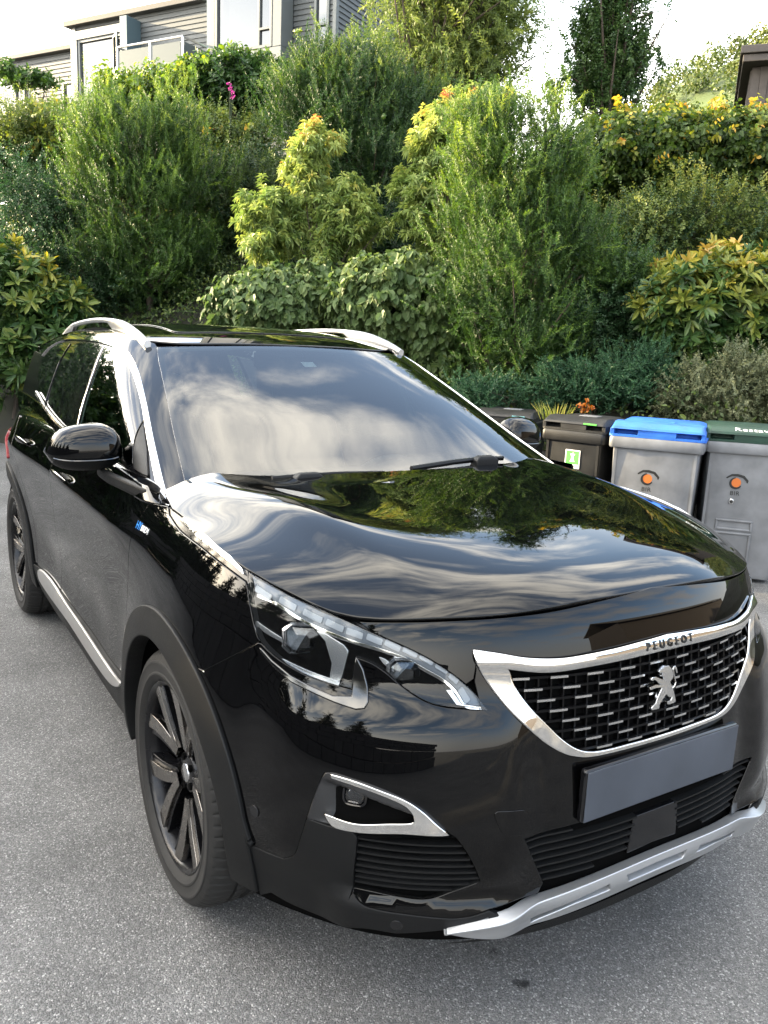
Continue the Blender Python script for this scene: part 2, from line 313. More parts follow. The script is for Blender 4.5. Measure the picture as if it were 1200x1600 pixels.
# dark timber house in front of the car
hs = empty('timber_house', (10.5, 8.2, 0), 0); tag(hs, 'dark brown board house across the yard in front of the black car', 'house')
b = MB()
z = 0
while z < 5.2:
    b.add([(0.01, -1, z+.17), (0.01, 34, z+.17), (-.015, 34, z), (-.015, -1, z)], [(0, 1, 2, 3)]); b.add([(-.015, -1, z), (-.015, 34, z), (.03, 34, z), (.03, -1, z)], [(0, 1, 2, 3)]); z += .17
b.box((.03, -1, 0), (7, 34, 5.2)); b.build('wall', M_DARKW, hs)
b = MB(); b.add([(-.5, -1.4, 5.1), (-.5, 34.4, 5.1), (3.5, 34.4, 7.4), (3.5, -1.4, 7.4), (7.5, 34.4, 5.1), (7.5, -1.4, 5.1), (-.5, -1.4, 5.25), (-.5, 34.4, 5.25), (3.5, 34.4, 7.55), (3.5, -1.4, 7.55), (7.5, 34.4, 5.25), (7.5, -1.4, 5.25)],
      [(0, 3, 2, 1), (3, 5, 4, 2), (6, 7, 8, 9), (9, 8, 10, 11), (0, 1, 7, 6), (4, 5, 11, 10), (0, 6, 9, 3), (3, 9, 11, 5), (1, 2, 8, 7), (2, 4, 10, 8)]); b.build('roof', M_ROOF, hs)
# stone retaining wall along the other side of the yard
def stonewall():
    rg = random.Random(4); b = MB()
    for row in range(5):
        x = -16+(row % 2)*.3
        while x < 9:
            w_ = rg.uniform(.45, .95); h = .42
            b.box((x+.012, -.28-rg.uniform(0, .05), row*h+.01), (x+w_-.012, .1, row*h+h-.012)); x += w_
    o = b.build('stone_wall', M_STONE, None, bevel=.02); return o
sw = stonewall(); sw.location = (0, -6.9, 0); sw.rotation_euler = (0, 0, pi); sw.location.x = -3.5
tag(sw, 'grey stone retaining wall along the far side of the yard beside the black car', 'wall')

# ------------------------------------------------------------------ plants
LROT = atan2(RH.y, RH.x)           # plants are built in a frame: x to the viewer's right, y away, z up
def unit(a): return a/(np.linalg.norm(a, axis=-1, keepdims=True)+1e-9)
def leaf_arrays(B, D, Nn, ln, wd, six=False, droop=0., fold=.25):
    S = unit(np.cross(D, Nn)); Nn = np.cross(S, D); ln = ln[:, None]; wd = wd[:, None]
    tip = B+D*ln; tip[:, 2] -= droop*ln[:, 0]
    if six:
        m1 = B+D*ln*.27; m2 = B+D*ln*.72; m2[:, 2] -= droop*ln[:, 0]*.4; m1[:, 2] -= droop*.0
        V = np.stack([B, m1+S*wd*.46+Nn*wd*fold*.5, m2+S*wd*.44+Nn*wd*fold*.5, tip, m2-S*wd*.44+Nn*wd*fold*.5, m1-S*wd*.46+Nn*wd*fold*.5], 1)
        F = np.array([[0, 1, 2, 3], [0, 3, 4, 5]])
    else:
        m = B+D*ln*.48
        V = np.stack([B, m+S*wd*.5+Nn*wd*fold*.5, tip, m-S*wd*.5+Nn*wd*fold*.5], 1); F = np.array([[0, 1, 2], [0, 2, 3]])
    n, k = V.shape[:2]
    Fa = (F[None]+(np.arange(n)*k)[:, None, None]).reshape(-1, F.shape[1])
    return V.reshape(-1, 3), Fa
def sample_lumps(lumps, n, rg, rough=.16, inner=.62, clump=0, csig=.10):
    lm = np.array(lumps, float); w = (lm[:, 3]*lm[:, 5]+lm[:, 3]*lm[:, 4]+lm[:, 4]*lm[:, 5]); w /= w.sum()
    def draw(m):
        k = rg.choice(len(lm), m, p=w); d = unit(rg.normal(size=(m, 3)))
        r = 1-(1-inner)*rg.random(m)**1.6
        wv = np.sin(d@np.array([5.1, 3.3, 4.2])+k*1.7)*np.sin(d@np.array([-3.7, 6.1, 5.3])+k*.9)
        r = r*(1+rough*wv*1.6)*(1+rg.normal(0, rough*.35, m))
        return lm[k, :3]+d*lm[k, 3:]*r[:, None], d, r
    if not clump: return draw(n)
    c, d, r = draw(clump); k = rg.integers(0, clump, n)
    return c[k]+rg.normal(0, csig, (n, 3)), unit(d[k]+rg.normal(0, .35, (n, 3))), r[k]
KIND = dict(      # shoot length, leaves per shoot, leaf length, leaf width, leaf angle (deg), spread, upward pull, outward pull, droop, six-sided leaf
    yew=(.25, 46, .034, .0085, 48, .42, .70, .55, .0, False), small=(.20, 18, .034, .020, 60, .55, .55, .6, .05, False),
    hedge=(.14, 8, .062, .042, 75, .6, .15, .9, .25, True), pieris=(.05, 16, .080, .021, 78, .40, .55, .8, .30, False),
    rhodo=(.05, 11, .125, .036, 66, .45, .65, .7, .10, True), round=(.10, 7, .080, .064, 100, .5, .25, .9, .30, True),
    willow=(.45, 26, .075, .021, 45, .50, .30, .65, .25, False), poplar=(.40, 22, .058, .045, 70, .45, .75, .45, .35, False),
    juniper=(.15, 30, .026, .0095, 35, .40, .15, .9, .05, False), grey=(.12, 20, .024, .013, 55, .45, .4, .7, .0, False),
    conifer=(.60, 30, .16, .055, 50, .45, .1, .9, .15, False), laurel=(.12, 9, .095, .04, 60, .5, .35, .8, .1, True))
def foliage(lumps, kind, n, seed, new=(0., 1.), newtop=None, clump=0, csig=.1, rough=.16, inner=.62, scale=1., origin=(0, 0, 0), twigs=None):
    rg = np.random.default_rng(seed); sl_, K, ll, lw, ang, spread, up, outw, droop, six = KIND[kind]
    P, d, r = sample_lumps(lumps, n, rg, rough, inner, clump, csig)
    A = unit(d*outw+np.array([0, 0, 1.])*up+rg.normal(size=(n, 3))*spread)
    L = sl_*scale*rg.uniform(.6, 1.35, n)
    t = np.linspace(.06, 1, K)[None, :]+rg.uniform(-.03, .03, (n, K))
    if kind in ('pieris', 'rhodo'): t = rg.uniform(0, 1, (n, K))
    bend = np.array([0, 0, 1.])*(-.12 if kind in ('willow', 'round') else .10)
    pos = P[:, None]+A[:, None]*(L[:, None]*t)[..., None]+bend*(L[:, None]*t**2)[..., None]-A[:, None]*(L*.5)[:, None, None]
    U = unit(np.cross(A, rg.normal(size=(n, 3)))); Wv = np.cross(A, U)
    ph = (np.arange(K)*2.39996)[None]+rg.uniform(0, 6.28, (n, 1))+rg.normal(0, .3, (n, K))
    an = np.radians(ang+rg.normal(0, 12, (n, K))) + (0 if kind not in ('pieris', 'rhodo') else np.radians(30)*(1-t)-np.radians(15))
    rad = U[:, None]*np.cos(ph)[..., None]+Wv[:, None]*np.sin(ph)[..., None]
    D = A[:, None]*np.cos(an)[..., None]+rad*np.sin(an)[..., None]
    Nn = A[:, None]*np.sin(an)[..., None]-rad*np.cos(an)[..., None]+rg.normal(0, .25, D.shape)
    if kind == 'round':
        out = np.broadcast_to(d[:, None]+np.array([0, 0, .55]), D.shape); Nn = out+rg.normal(0, .28, D.shape)
        D = unit(rg.normal(size=D.shape)*.7+np.array([0, -.1, -.8])); 
    sz = rg.uniform(.7, 1.2, (n, K))*scale*np.interp(t, [0, .7, 1], [1, 1, .7] if not six else [1, 1, .9])
    V, F = leaf_arrays(pos.reshape(-1, 3), unit(D).reshape(-1, 3), unit(Nn).reshape(-1, 3), (ll*sz).ravel(), (lw*sz).ravel(), six, droop)
    h = P[:, 2]
    lo, hi = np.percentile(h, 5), np.percentile(h, 97)
    base = rg.uniform(new[0], new[0]+(new[1]-new[0])*.55, n)
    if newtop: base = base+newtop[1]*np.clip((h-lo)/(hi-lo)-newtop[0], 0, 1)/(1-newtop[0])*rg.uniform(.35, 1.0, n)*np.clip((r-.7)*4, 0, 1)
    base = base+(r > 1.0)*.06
    T = np.clip(base[:, None]+rg.normal(0, .07, (n, K))+.10*(t-.5), 0, 1)
    T = np.repeat(T.ravel(), 2)
    return V-np.array(origin), F, T, P-np.array(origin), A, L
def stems(P, A, L, base_h, rg, mb, nbr, r0, top, straight=False):
    """a short tapered trunk with limbs that reach into the crown"""
    top = np.array(top)
    pts = [np.array([0, 0, -.1])+(top*np.array([1, 1, 0])+np.array([0, 0, top[2]]))*t+np.array([rg.normal(0, .02*top[2]*.3), rg.normal(0, .02*top[2]*.3), 0])*(0 < t < 1) for t in np.linspace(0, 1, 7)]
    mb.tube(pts, list(np.linspace(r0, r0*.25, 7)), 7)
    idx = rg.integers(0, len(P), nbr)
    for q in idx:
        e = P[q]; k = rg.integers(1, 5); s0 = pts[k]
        if e[2] < s0[2]: s0 = pts[max(0, k-2)]
        m = (s0+e)/2+np.array([0, 0, -.06*np.linalg.norm(e-s0)])+rg.normal(0, .03, 3)
        mb.tube([s0, m, e], [r0*.35, r0*.22, r0*.06], 5)
M_BARK = plain('bark', (.065, .05, .038), .9, bump=.8, bscale=40, var=.3, vscale=10)
def plant(name, label, cat, base, lumps, layers, top=None, nbr=20, r0=.03, group=None, mats=None, trunk_name='stem', foliage_name='foliage', seed=1):
    """base (L, D); lumps in the same frame; layers: list of dicts for foliage()"""
    L, D = base; z = float(bank_z(D, L)); z = max(z, 0) if D-float(toe(L)) > 0 else 0.
    root = empty(name, bk(D, L, z), LROT); tag(root, label, cat, group)
    org = (L, D, z); Vs, Fs, Ts, n = [], {}, [], 0; Pa = []
    for k, ly in enumerate(layers):
        ly = dict(ly); mat = ly.pop('mat'); nm_ = ly.pop('name', foliage_name); lps = ly.pop('lumps', None) or lumps
        V, F, T, P, A, Ln = foliage(lps, origin=org, seed=seed*13+k, **ly)
        o = mk(nm_, V, [F], mat, root, smooth=False)
        at = o.data.attributes.new('tint', 'FLOAT', 'FACE'); at.data.foreach_set('value', T.astype(np.float32)); Pa.append((P, A, Ln))
    P = np.concatenate([p[0] for p in Pa]); rg = np.random.default_rng(seed+99)
    lm = np.array(lumps); mid = lm[:, :3].mean(0)-np.array(org); hi = (lm[:, 2]+lm[:, 5]*.55).max()-z
    mb = MB(); stems(P, None, None, 0, rg, mb, nbr, r0, top or (mid[0], mid[1], hi)); mb.build(trunk_name, M_BARK, root, smooth=True)
    return root
LM = {}
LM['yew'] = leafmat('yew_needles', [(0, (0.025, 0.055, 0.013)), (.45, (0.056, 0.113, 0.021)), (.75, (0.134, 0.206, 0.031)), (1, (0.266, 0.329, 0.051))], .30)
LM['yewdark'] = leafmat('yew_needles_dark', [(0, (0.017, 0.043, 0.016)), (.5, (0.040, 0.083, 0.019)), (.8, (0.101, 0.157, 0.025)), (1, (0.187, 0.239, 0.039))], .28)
LM['privet'] = leafmat('small_leaves', [(0, (0.030, 0.053, 0.020)), (.5, (0.077, 0.118, 0.032)), (.8, (0.159, 0.196, 0.043)), (1, (0.296, 0.304, 0.073))], .32)
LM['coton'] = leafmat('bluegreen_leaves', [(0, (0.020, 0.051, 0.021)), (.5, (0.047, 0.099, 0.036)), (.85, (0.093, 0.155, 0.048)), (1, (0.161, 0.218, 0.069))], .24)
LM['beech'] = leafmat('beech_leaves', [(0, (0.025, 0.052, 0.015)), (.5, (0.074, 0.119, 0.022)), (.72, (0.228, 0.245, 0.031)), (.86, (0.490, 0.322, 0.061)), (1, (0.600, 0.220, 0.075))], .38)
LM['pieris'] = leafmat('pieris_leaves', [(0, (.05, .095, .025)), (.30, (.135, .20, .05)), (.58, (.30, .36, .10)), (.82, (.44, .42, .10)), (.93, (.47, .30, .08)), (1, (.42, .13, .06))], .30, .45)
LM['rhodo'] = leafmat('rhododendron_leaves', [(0, (.028, .072, .022)), (.4, (.075, .13, .032)), (.65, (.21, .23, .04)), (.85, (.36, .31, .05)), (1, (.42, .28, .07))], .22, .38)
LM['round'] = leafmat('broad_oval_leaves', [(0, (.046, .085, .025)), (.5, (.092, .140, .045)), (1, (.17, .21, .065))], .28, .55)
LM['willow'] = leafmat('willow_leaves', [(0, (0.052, 0.084, 0.026)), (.5, (0.122, 0.167, 0.045)), (1, (0.262, 0.296, 0.060))], .40)
LM['poplar'] = leafmat('poplar_leaves', [(0, (0.027, 0.062, 0.020)), (.5, (0.067, 0.117, 0.031)), (1, (0.134, 0.193, 0.038))], .32)
LM['juniper'] = leafmat('juniper_sprays', [(0, (0.021, 0.061, 0.029)), (.5, (0.046, 0.111, 0.048)), (1, (0.108, 0.172, 0.066))], .2)
LM['grey'] = leafmat('grey_leaves', [(0, (0.075, 0.095, 0.047)), (.5, (0.177, 0.189, 0.099)), (1, (0.328, 0.316, 0.174))], .2)
LM['laurel'] = leafmat('laurel_leaves', [(0, (0.019, 0.048, 0.016)), (.5, (0.054, 0.106, 0.023)), (.8, (0.162, 0.237, 0.027)), (1, (0.458, 0.451, 0.040))], .32, .35)
LM['wood'] = leafmat('hill_wood', [(0, (0.036, 0.061, 0.014)), (.5, (0.077, 0.105, 0.022)), (1, (0.154, 0.154, 0.035))], .2)
LM['fir'] = leafmat('fir_needles', [(0, (0.011, 0.026, 0.009)), (1, (0.032, 0.055, 0.017))], .1)
LM['grassy'] = leafmat('grass_blades', [(0, (0.119, 0.154, 0.030)), (.5, (0.238, 0.264, 0.051)), (1, (0.451, 0.396, 0.121))], .4)
LM['petal'] = leafmat('petals', [(0, (0.333, 0.067, 0.015)), (1, (0.454, 0.213, 0.041))], .4)
LM['purple'] = leafmat('purple_petals', [(0, (0.242, 0.032, 0.177)), (1, (0.380, 0.077, 0.265))], .4)
plant('yew_shrub', 'tall feathery yew right of the car, its loose top standing against the white sky', 'shrub', (1.15, 7.9), [(1.2, 7.9, 1.66, 0.65, 0.55, 0.55), (1.06, 7.9, 2.34, 0.61, 0.52, 0.6), (1.01, 7.9, 3.0, 0.54, 0.46, 0.53), (0.73, 7.9, 3.33, 0.25, 0.31, 0.37), (1.42, 7.9, 3.23, 0.21, 0.27, 0.32), (1.66, 7.9, 2.48, 0.32, 0.28, 0.33), (2.0, 7.9, 2.27, 0.29, 0.25, 0.16), (1.08, 7.9, 3.48, 0.17, 0.18, 0.21)],
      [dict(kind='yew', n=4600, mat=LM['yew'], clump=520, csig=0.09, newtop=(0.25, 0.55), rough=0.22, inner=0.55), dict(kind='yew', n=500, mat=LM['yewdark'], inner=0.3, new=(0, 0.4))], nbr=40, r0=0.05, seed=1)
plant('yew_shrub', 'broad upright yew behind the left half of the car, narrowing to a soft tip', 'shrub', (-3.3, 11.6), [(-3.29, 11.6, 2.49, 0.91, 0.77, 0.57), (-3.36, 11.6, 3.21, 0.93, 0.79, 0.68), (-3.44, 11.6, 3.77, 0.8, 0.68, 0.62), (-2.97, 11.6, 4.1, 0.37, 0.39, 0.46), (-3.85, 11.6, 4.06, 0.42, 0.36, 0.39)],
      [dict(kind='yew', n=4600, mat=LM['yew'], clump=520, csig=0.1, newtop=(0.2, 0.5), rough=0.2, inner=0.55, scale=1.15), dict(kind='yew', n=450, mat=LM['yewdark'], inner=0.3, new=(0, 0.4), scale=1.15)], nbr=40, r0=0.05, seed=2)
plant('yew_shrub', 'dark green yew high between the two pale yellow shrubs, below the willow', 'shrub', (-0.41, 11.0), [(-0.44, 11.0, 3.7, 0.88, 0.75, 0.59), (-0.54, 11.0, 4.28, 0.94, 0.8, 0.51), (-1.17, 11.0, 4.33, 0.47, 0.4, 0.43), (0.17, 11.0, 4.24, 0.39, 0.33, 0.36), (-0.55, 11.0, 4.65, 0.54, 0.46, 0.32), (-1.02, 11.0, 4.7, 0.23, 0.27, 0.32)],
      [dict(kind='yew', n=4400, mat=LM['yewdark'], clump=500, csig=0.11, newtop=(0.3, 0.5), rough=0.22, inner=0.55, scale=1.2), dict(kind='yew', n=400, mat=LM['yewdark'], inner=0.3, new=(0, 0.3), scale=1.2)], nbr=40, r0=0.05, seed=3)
plant('pieris_shrub', 'pale yellow-green pieris in the middle, its knobbly tower tipped with yellow and orange', 'shrub', (-0.83, 9.6), [(-1.45, 9.6, 2.86, 0.34, 0.29, 0.21), (-1.34, 9.6, 2.56, 0.36, 0.31, 0.19), (-0.92, 9.6, 2.95, 0.28, 0.24, 0.17), (-1.0, 9.6, 3.27, 0.22, 0.19, 0.22), (-0.94, 9.6, 3.59, 0.29, 0.25, 0.17), (-0.6, 9.6, 2.83, 0.33, 0.28, 0.25), (-0.32, 9.6, 2.81, 0.2, 0.17, 0.18), (-0.7, 9.6, 2.52, 0.37, 0.31, 0.22), (-0.54, 9.6, 3.1, 0.21, 0.18, 0.14)],
      [dict(kind='pieris', n=1700, mat=LM['pieris'], clump=360, csig=0.045, new=(0.2, 0.85), newtop=(0.4, 0.45), rough=0.14, inner=0.6, scale=1.05)], nbr=30, r0=0.03, seed=4)
plant('pieris_shrub', 'yellow pieris half hidden by the tall feathery yew, its top shoots orange and red', 'shrub', (0.5, 9.4), [(0.25, 9.4, 3.1, 0.31, 0.26, 0.27), (0.3, 9.4, 2.81, 0.31, 0.26, 0.21), (0.44, 9.4, 3.49, 0.32, 0.27, 0.31), (0.52, 9.4, 3.81, 0.3, 0.25, 0.23), (0.88, 9.4, 3.95, 0.25, 0.21, 0.2), (0.78, 9.4, 3.38, 0.34, 0.42, 0.5), (0.55, 9.4, 2.65, 0.31, 0.26, 0.2)],
      [dict(kind='pieris', n=1500, mat=LM['pieris'], clump=330, csig=0.045, new=(0.22, 0.85), newtop=(0.4, 0.5), rough=0.15, inner=0.6, scale=1.05)], nbr=30, r0=0.03, seed=5)
plant('oval_leaf_shrub', 'low mound of overlapping oval leaves just behind the car roof, left one of two', 'shrub', (-1.16, 8.9), [(-1.23, 8.9, 1.85, 0.63, 0.54, 0.35), (-1.56, 8.9, 1.81, 0.33, 0.28, 0.27), (-0.77, 8.9, 1.97, 0.37, 0.31, 0.32)],
      [dict(kind='round', n=1500, mat=LM['round'], rough=0.1, inner=0.75, newtop=(0.5, 0.3)), dict(kind='round', n=350, mat=LM['round'], inner=0.4, new=(0, 0.2))], nbr=20, r0=0.02, seed=6)
plant('oval_leaf_shrub', 'bigger mound of overlapping oval leaves between the car roof and the tall yew', 'shrub', (0.13, 8.5), [(0.1, 8.5, 1.93, 0.6, 0.51, 0.45), (0.43, 8.5, 1.63, 0.32, 0.37, 0.43), (-0.29, 8.5, 1.94, 0.35, 0.3, 0.34)],
      [dict(kind='round', n=1800, mat=LM['round'], rough=0.1, inner=0.75, new=(0.1, 1.0), newtop=(0.5, 0.3)), dict(kind='round', n=350, mat=LM['round'], inner=0.4, new=(0, 0.2))], nbr=20, r0=0.02, seed=7)
plant('rhododendron', 'rhododendron with yellowing leaf rosettes at the left edge behind the car', 'shrub', (-4.82, 10.7), [(-4.77, 10.7, 1.8, 0.61, 0.53, 0.62), (-4.25, 10.7, 1.59, 0.4, 0.4, 0.47), (-5.25, 10.7, 1.78, 0.57, 0.59, 0.69), (-4.64, 10.7, 1.1, 0.57, 0.48, 0.47), (-4.04, 10.7, 1.75, 0.24, 0.2, 0.24)],
      [dict(kind='rhodo', n=1150, mat=LM['rhodo'], new=(0.0, 0.75), newtop=(0.35, 0.5), rough=0.16, inner=0.6, scale=1.35), dict(kind='rhodo', n=250, mat=LM['rhodo'], inner=0.3, new=(0, 0.2), scale=1.3)], nbr=30, r0=0.03, seed=8)
plant('rhododendron', 'rhododendron with golden upright top leaves above the grey and green lidded bins', 'shrub', (2.89, 7.6), [(2.74, 7.6, 2.01, 0.5, 0.42, 0.38), (2.99, 7.6, 2.24, 0.34, 0.29, 0.24), (2.46, 7.6, 1.94, 0.28, 0.24, 0.26), (3.27, 7.6, 1.87, 0.34, 0.32, 0.38), (2.73, 7.6, 1.62, 0.34, 0.29, 0.22)],
      [dict(kind='rhodo', n=1100, mat=LM['rhodo'], new=(0.05, 0.7), newtop=(0.25, 0.8), rough=0.16, inner=0.6, scale=0.98), dict(kind='rhodo', n=250, mat=LM['rhodo'], inner=0.3, new=(0, 0.25))], nbr=30, r0=0.03, seed=9)
plant('cotoneaster', 'wide blue-green small-leaved shrub under the left yew, above the car roof', 'shrub', (-4.09, 12.0), [(-4.94, 12.0, 2.87, 0.62, 0.53, 0.59), (-4.34, 12.0, 2.3, 0.8, 0.68, 0.6), (-3.63, 12.0, 2.16, 0.72, 0.61, 0.47), (-3.09, 12.0, 1.93, 0.54, 0.46, 0.39), (-5.19, 12.0, 3.28, 0.53, 0.45, 0.41), (-4.49, 12.0, 3.06, 0.53, 0.45, 0.42), (-2.82, 12.0, 2.37, 0.35, 0.43, 0.51)],
      [dict(kind='small', n=3000, mat=LM['coton'], rough=0.2, inner=0.6, clump=420, csig=0.12, new=(0, 0.9), scale=1.15), dict(kind='small', n=700, mat=LM['coton'], inner=0.3, new=(0, 0.3), scale=1.2)], nbr=40, r0=0.02, seed=10)
plant('beech_hedge', 'clipped dark leafy hedge at the upper left below the grey house', 'hedge', (-6.06, 14.0), [(-6.64, 14.0, 3.92, 0.71, 0.6, 0.52), (-5.93, 14.0, 4.0, 0.61, 0.6, 0.57), (-5.37, 14.0, 3.96, 0.46, 0.6, 0.52), (-2.98, 14.0, 4.17, 0.6, 0.6, 0.43), (-2.37, 14.0, 4.09, 0.5, 0.6, 0.42)],
      [dict(kind='hedge', n=3000, mat=LM['beech'], rough=0.08, inner=0.7, new=(0, 0.8), newtop=(0.6, 0.4))], nbr=30, r0=0.03, seed=11)
plant('beech_hedge', 'tall leafy hedge at the upper right with yellow and orange new shoots and painted sun along its top', 'hedge', (3.23, 9.7), [(2.33, 9.7, 3.6, 0.46, 0.6, 0.39), (2.89, 9.7, 3.65, 0.48, 0.6, 0.42), (3.44, 9.7, 3.68, 0.49, 0.6, 0.42), (4.0, 9.7, 3.7, 0.48, 0.6, 0.42), (4.55, 9.7, 3.73, 0.48, 0.6, 0.41)],
      [dict(kind='hedge', n=4200, mat=LM['beech'], rough=0.1, inner=0.68, new=(0, 0.85), newtop=(0.72, 0.5)), dict(kind='hedge', n=900, mat=LM['beech'], rough=0.22, inner=0.9, new=(0.35, 1.1), lumps=None, name='new_shoots')], nbr=40, r0=0.03, seed=12)  # new shoots, multiplied so their yellow stands in for sun on the top
plant('spirea_shrub', 'loose bright green shrub of small leaves in front of the upper right hedge', 'shrub', (2.88, 8.8), [(2.37, 8.8, 2.79, 0.36, 0.31, 0.3), (2.81, 8.8, 2.87, 0.45, 0.38, 0.33), (3.33, 8.8, 2.86, 0.38, 0.32, 0.3), (3.73, 8.8, 2.72, 0.39, 0.33, 0.37), (2.14, 8.8, 2.53, 0.29, 0.31, 0.37), (2.66, 8.8, 2.49, 0.46, 0.39, 0.28), (3.95, 8.8, 2.55, 0.39, 0.33, 0.37)],
      [dict(kind='small', n=2700, mat=LM['privet'], rough=0.22, inner=0.6, clump=400, csig=0.1, new=(0.25, 1.1), newtop=(0.4, 0.4)), dict(kind='small', n=600, mat=LM['coton'], inner=0.3, new=(0, 0.4))], nbr=40, r0=0.02, seed=13)
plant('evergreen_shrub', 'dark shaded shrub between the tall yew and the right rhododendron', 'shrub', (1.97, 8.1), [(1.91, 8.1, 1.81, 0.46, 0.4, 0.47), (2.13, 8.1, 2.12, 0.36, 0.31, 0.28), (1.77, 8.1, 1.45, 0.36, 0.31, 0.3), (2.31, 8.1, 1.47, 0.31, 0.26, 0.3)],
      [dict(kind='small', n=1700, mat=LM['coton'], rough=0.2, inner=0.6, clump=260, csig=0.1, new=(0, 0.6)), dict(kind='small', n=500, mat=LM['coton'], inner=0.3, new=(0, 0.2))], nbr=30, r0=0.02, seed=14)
plant('juniper', 'low spreading blue-green juniper behind the black bins', 'shrub', (1.8, 7.3), [(1.78, 7.3, 1.25, 0.47, 0.4, 0.18), (2.22, 7.3, 1.27, 0.33, 0.28, 0.17), (1.4, 7.3, 1.15, 0.28, 0.24, 0.14), (2.15, 7.3, 1.43, 0.27, 0.23, 0.17), (0.84, 7.3, 1.13, 0.34, 0.29, 0.14)],
      [dict(kind='juniper', n=2600, mat=LM['juniper'], rough=0.2, inner=0.5, clump=240, csig=0.05, new=(0, 0.9)), dict(kind='juniper', n=500, mat=LM['juniper'], inner=0.2, new=(0, 0.3))], nbr=25, r0=0.02, seed=15)
plant('grey_shrub', 'pale grey-green fine leaved shrub behind the blue lidded bin', 'shrub', (2.81, 7.0), [(2.51, 7.0, 1.2, 0.27, 0.23, 0.23), (2.82, 7.0, 1.32, 0.31, 0.26, 0.31), (3.14, 7.0, 1.28, 0.32, 0.27, 0.31), (3.01, 7.0, 1.06, 0.37, 0.31, 0.19), (3.41, 7.0, 1.24, 0.27, 0.23, 0.26)],
      [dict(kind='grey', n=2700, mat=LM['grey'], rough=0.2, inner=0.55, clump=330, csig=0.05, new=(0, 0.95)), dict(kind='grey', n=600, mat=LM['grey'], inner=0.2, new=(0, 0.2))], nbr=25, r0=0.015, seed=16)
plant('laurel', 'rounded evergreen laurel on top of the bank under the grey house window', 'shrub', (-2.66, 14.4), [(-2.66, 14.4, 5.37, 0.72, 0.61, 0.47), (-2.15, 14.4, 5.34, 0.41, 0.4, 0.47), (-3.07, 14.4, 5.21, 0.51, 0.43, 0.38)],
      [dict(kind='laurel', n=2200, mat=LM['laurel'], rough=0.12, inner=0.65, new=(0, 0.75), newtop=(0.5, 0.25))], nbr=30, r0=0.04, seed=17)
plant('climbing_vine', 'bright yellow-green vine spilling over the bank top left of the laurel', 'vine', (-3.84, 14.2), [(-3.84, 14.2, 5.22, 0.61, 0.52, 0.26), (-4.19, 14.2, 5.11, 0.5, 0.43, 0.23), (-3.33, 14.2, 5.43, 0.4, 0.34, 0.23), (-4.69, 14.2, 5.28, 0.12, 0.2, 0.23)],
      [dict(kind='hedge', n=900, mat=LM['laurel'], rough=0.3, inner=0.6, new=(0.45, 1.1), scale=1.3)], nbr=20, r0=0.02, seed=18)
plant('willow_tree', 'airy light green willow rising in the middle beside the grey house', 'tree', (0.13, 15.0), [(0.22, 15.0, 6.38, 0.69, 0.59, 0.67), (0.79, 15.0, 6.6, 0.89, 0.76, 0.75), (1.33, 15.0, 6.33, 0.63, 0.6, 0.71), (0.54, 15.0, 7.34, 0.98, 0.83, 0.65), (1.05, 15.0, 7.36, 0.83, 0.71, 0.56), (0.95, 15.0, 5.73, 0.85, 0.72, 0.58), (1.73, 15.0, 6.64, 0.32, 0.4, 0.47), (0.11, 15.0, 5.6, 0.58, 0.49, 0.44)],
      [dict(kind='willow', n=2500, mat=LM['willow'], rough=0.3, inner=0.4, clump=460, csig=0.2, new=(0.25, 1.1), scale=1.15)], nbr=110, r0=0.11, trunk_name='trunk', foliage_name='crown', seed=19)
plant('poplar_tree', 'narrow dark poplar standing alone against the white sky', 'tree', (4.45, 19), [(4.41, 19, 7.1, 0.54, 0.57, 0.67), (4.52, 19, 7.96, 0.56, 0.61, 0.72), (4.37, 19, 8.79, 0.55, 0.6, 0.7), (3.84, 19, 7.44, 0.29, 0.62, 0.73), (3.97, 19, 6.83, 0.29, 0.42, 0.49), (4.92, 19, 7.37, 0.24, 0.41, 0.48), (3.97, 19, 8.18, 0.33, 0.5, 0.59), (4.17, 19, 9.49, 0.52, 0.49, 0.58)],
      [dict(kind='poplar', n=1500, mat=LM['poplar'], rough=0.26, inner=0.3, clump=330, csig=0.2, new=(0, 0.9), scale=1.25)], nbr=80, r0=0.13, trunk_name='trunk', foliage_name='crown', seed=20)
plant('birch_sapling', 'thin birch sapling with sparse leaves between the willow and the poplar', 'tree', (1.96, 11.5), [(1.93, 11.5, 4.85, 0.18, 0.15, 0.08), (1.89, 11.5, 4.74, 0.13, 0.11, 0.07), (2.06, 11.5, 4.91, 0.08, 0.07, 0.04), (1.97, 11.5, 4.55, 0.07, 0.14, 0.17)],
      [dict(kind='poplar', n=60, mat=LM['poplar'], rough=0.3, inner=0.3, new=(0.2, 0.9), scale=0.7)], nbr=14, r0=0.012, trunk_name='trunk', foliage_name='crown', seed=21)
plant('wild_shrub', 'scrubby yellow-green growth on the upper left slope below the house balcony', 'shrub', (-4.87, 13.6), [(-5.54, 13.6, 4.54, 0.79, 0.67, 0.27), (-4.66, 13.6, 4.57, 0.69, 0.59, 0.32), (-5.94, 13.6, 4.29, 0.49, 0.42, 0.28), (-2.9, 13.6, 4.56, 0.69, 0.59, 0.27), (-2.21, 13.6, 4.45, 0.49, 0.42, 0.27), (-5.16, 13.6, 4.23, 0.59, 0.5, 0.28)],
      [dict(kind='small', n=1900, mat=LM['privet'], rough=0.3, inner=0.4, new=(0.35, 1.1), scale=1.3), dict(kind='hedge', n=450, mat=LM['beech'], rough=0.3, inner=0.6, new=(0.3, 1.05))], nbr=50, r0=0.015, seed=22)
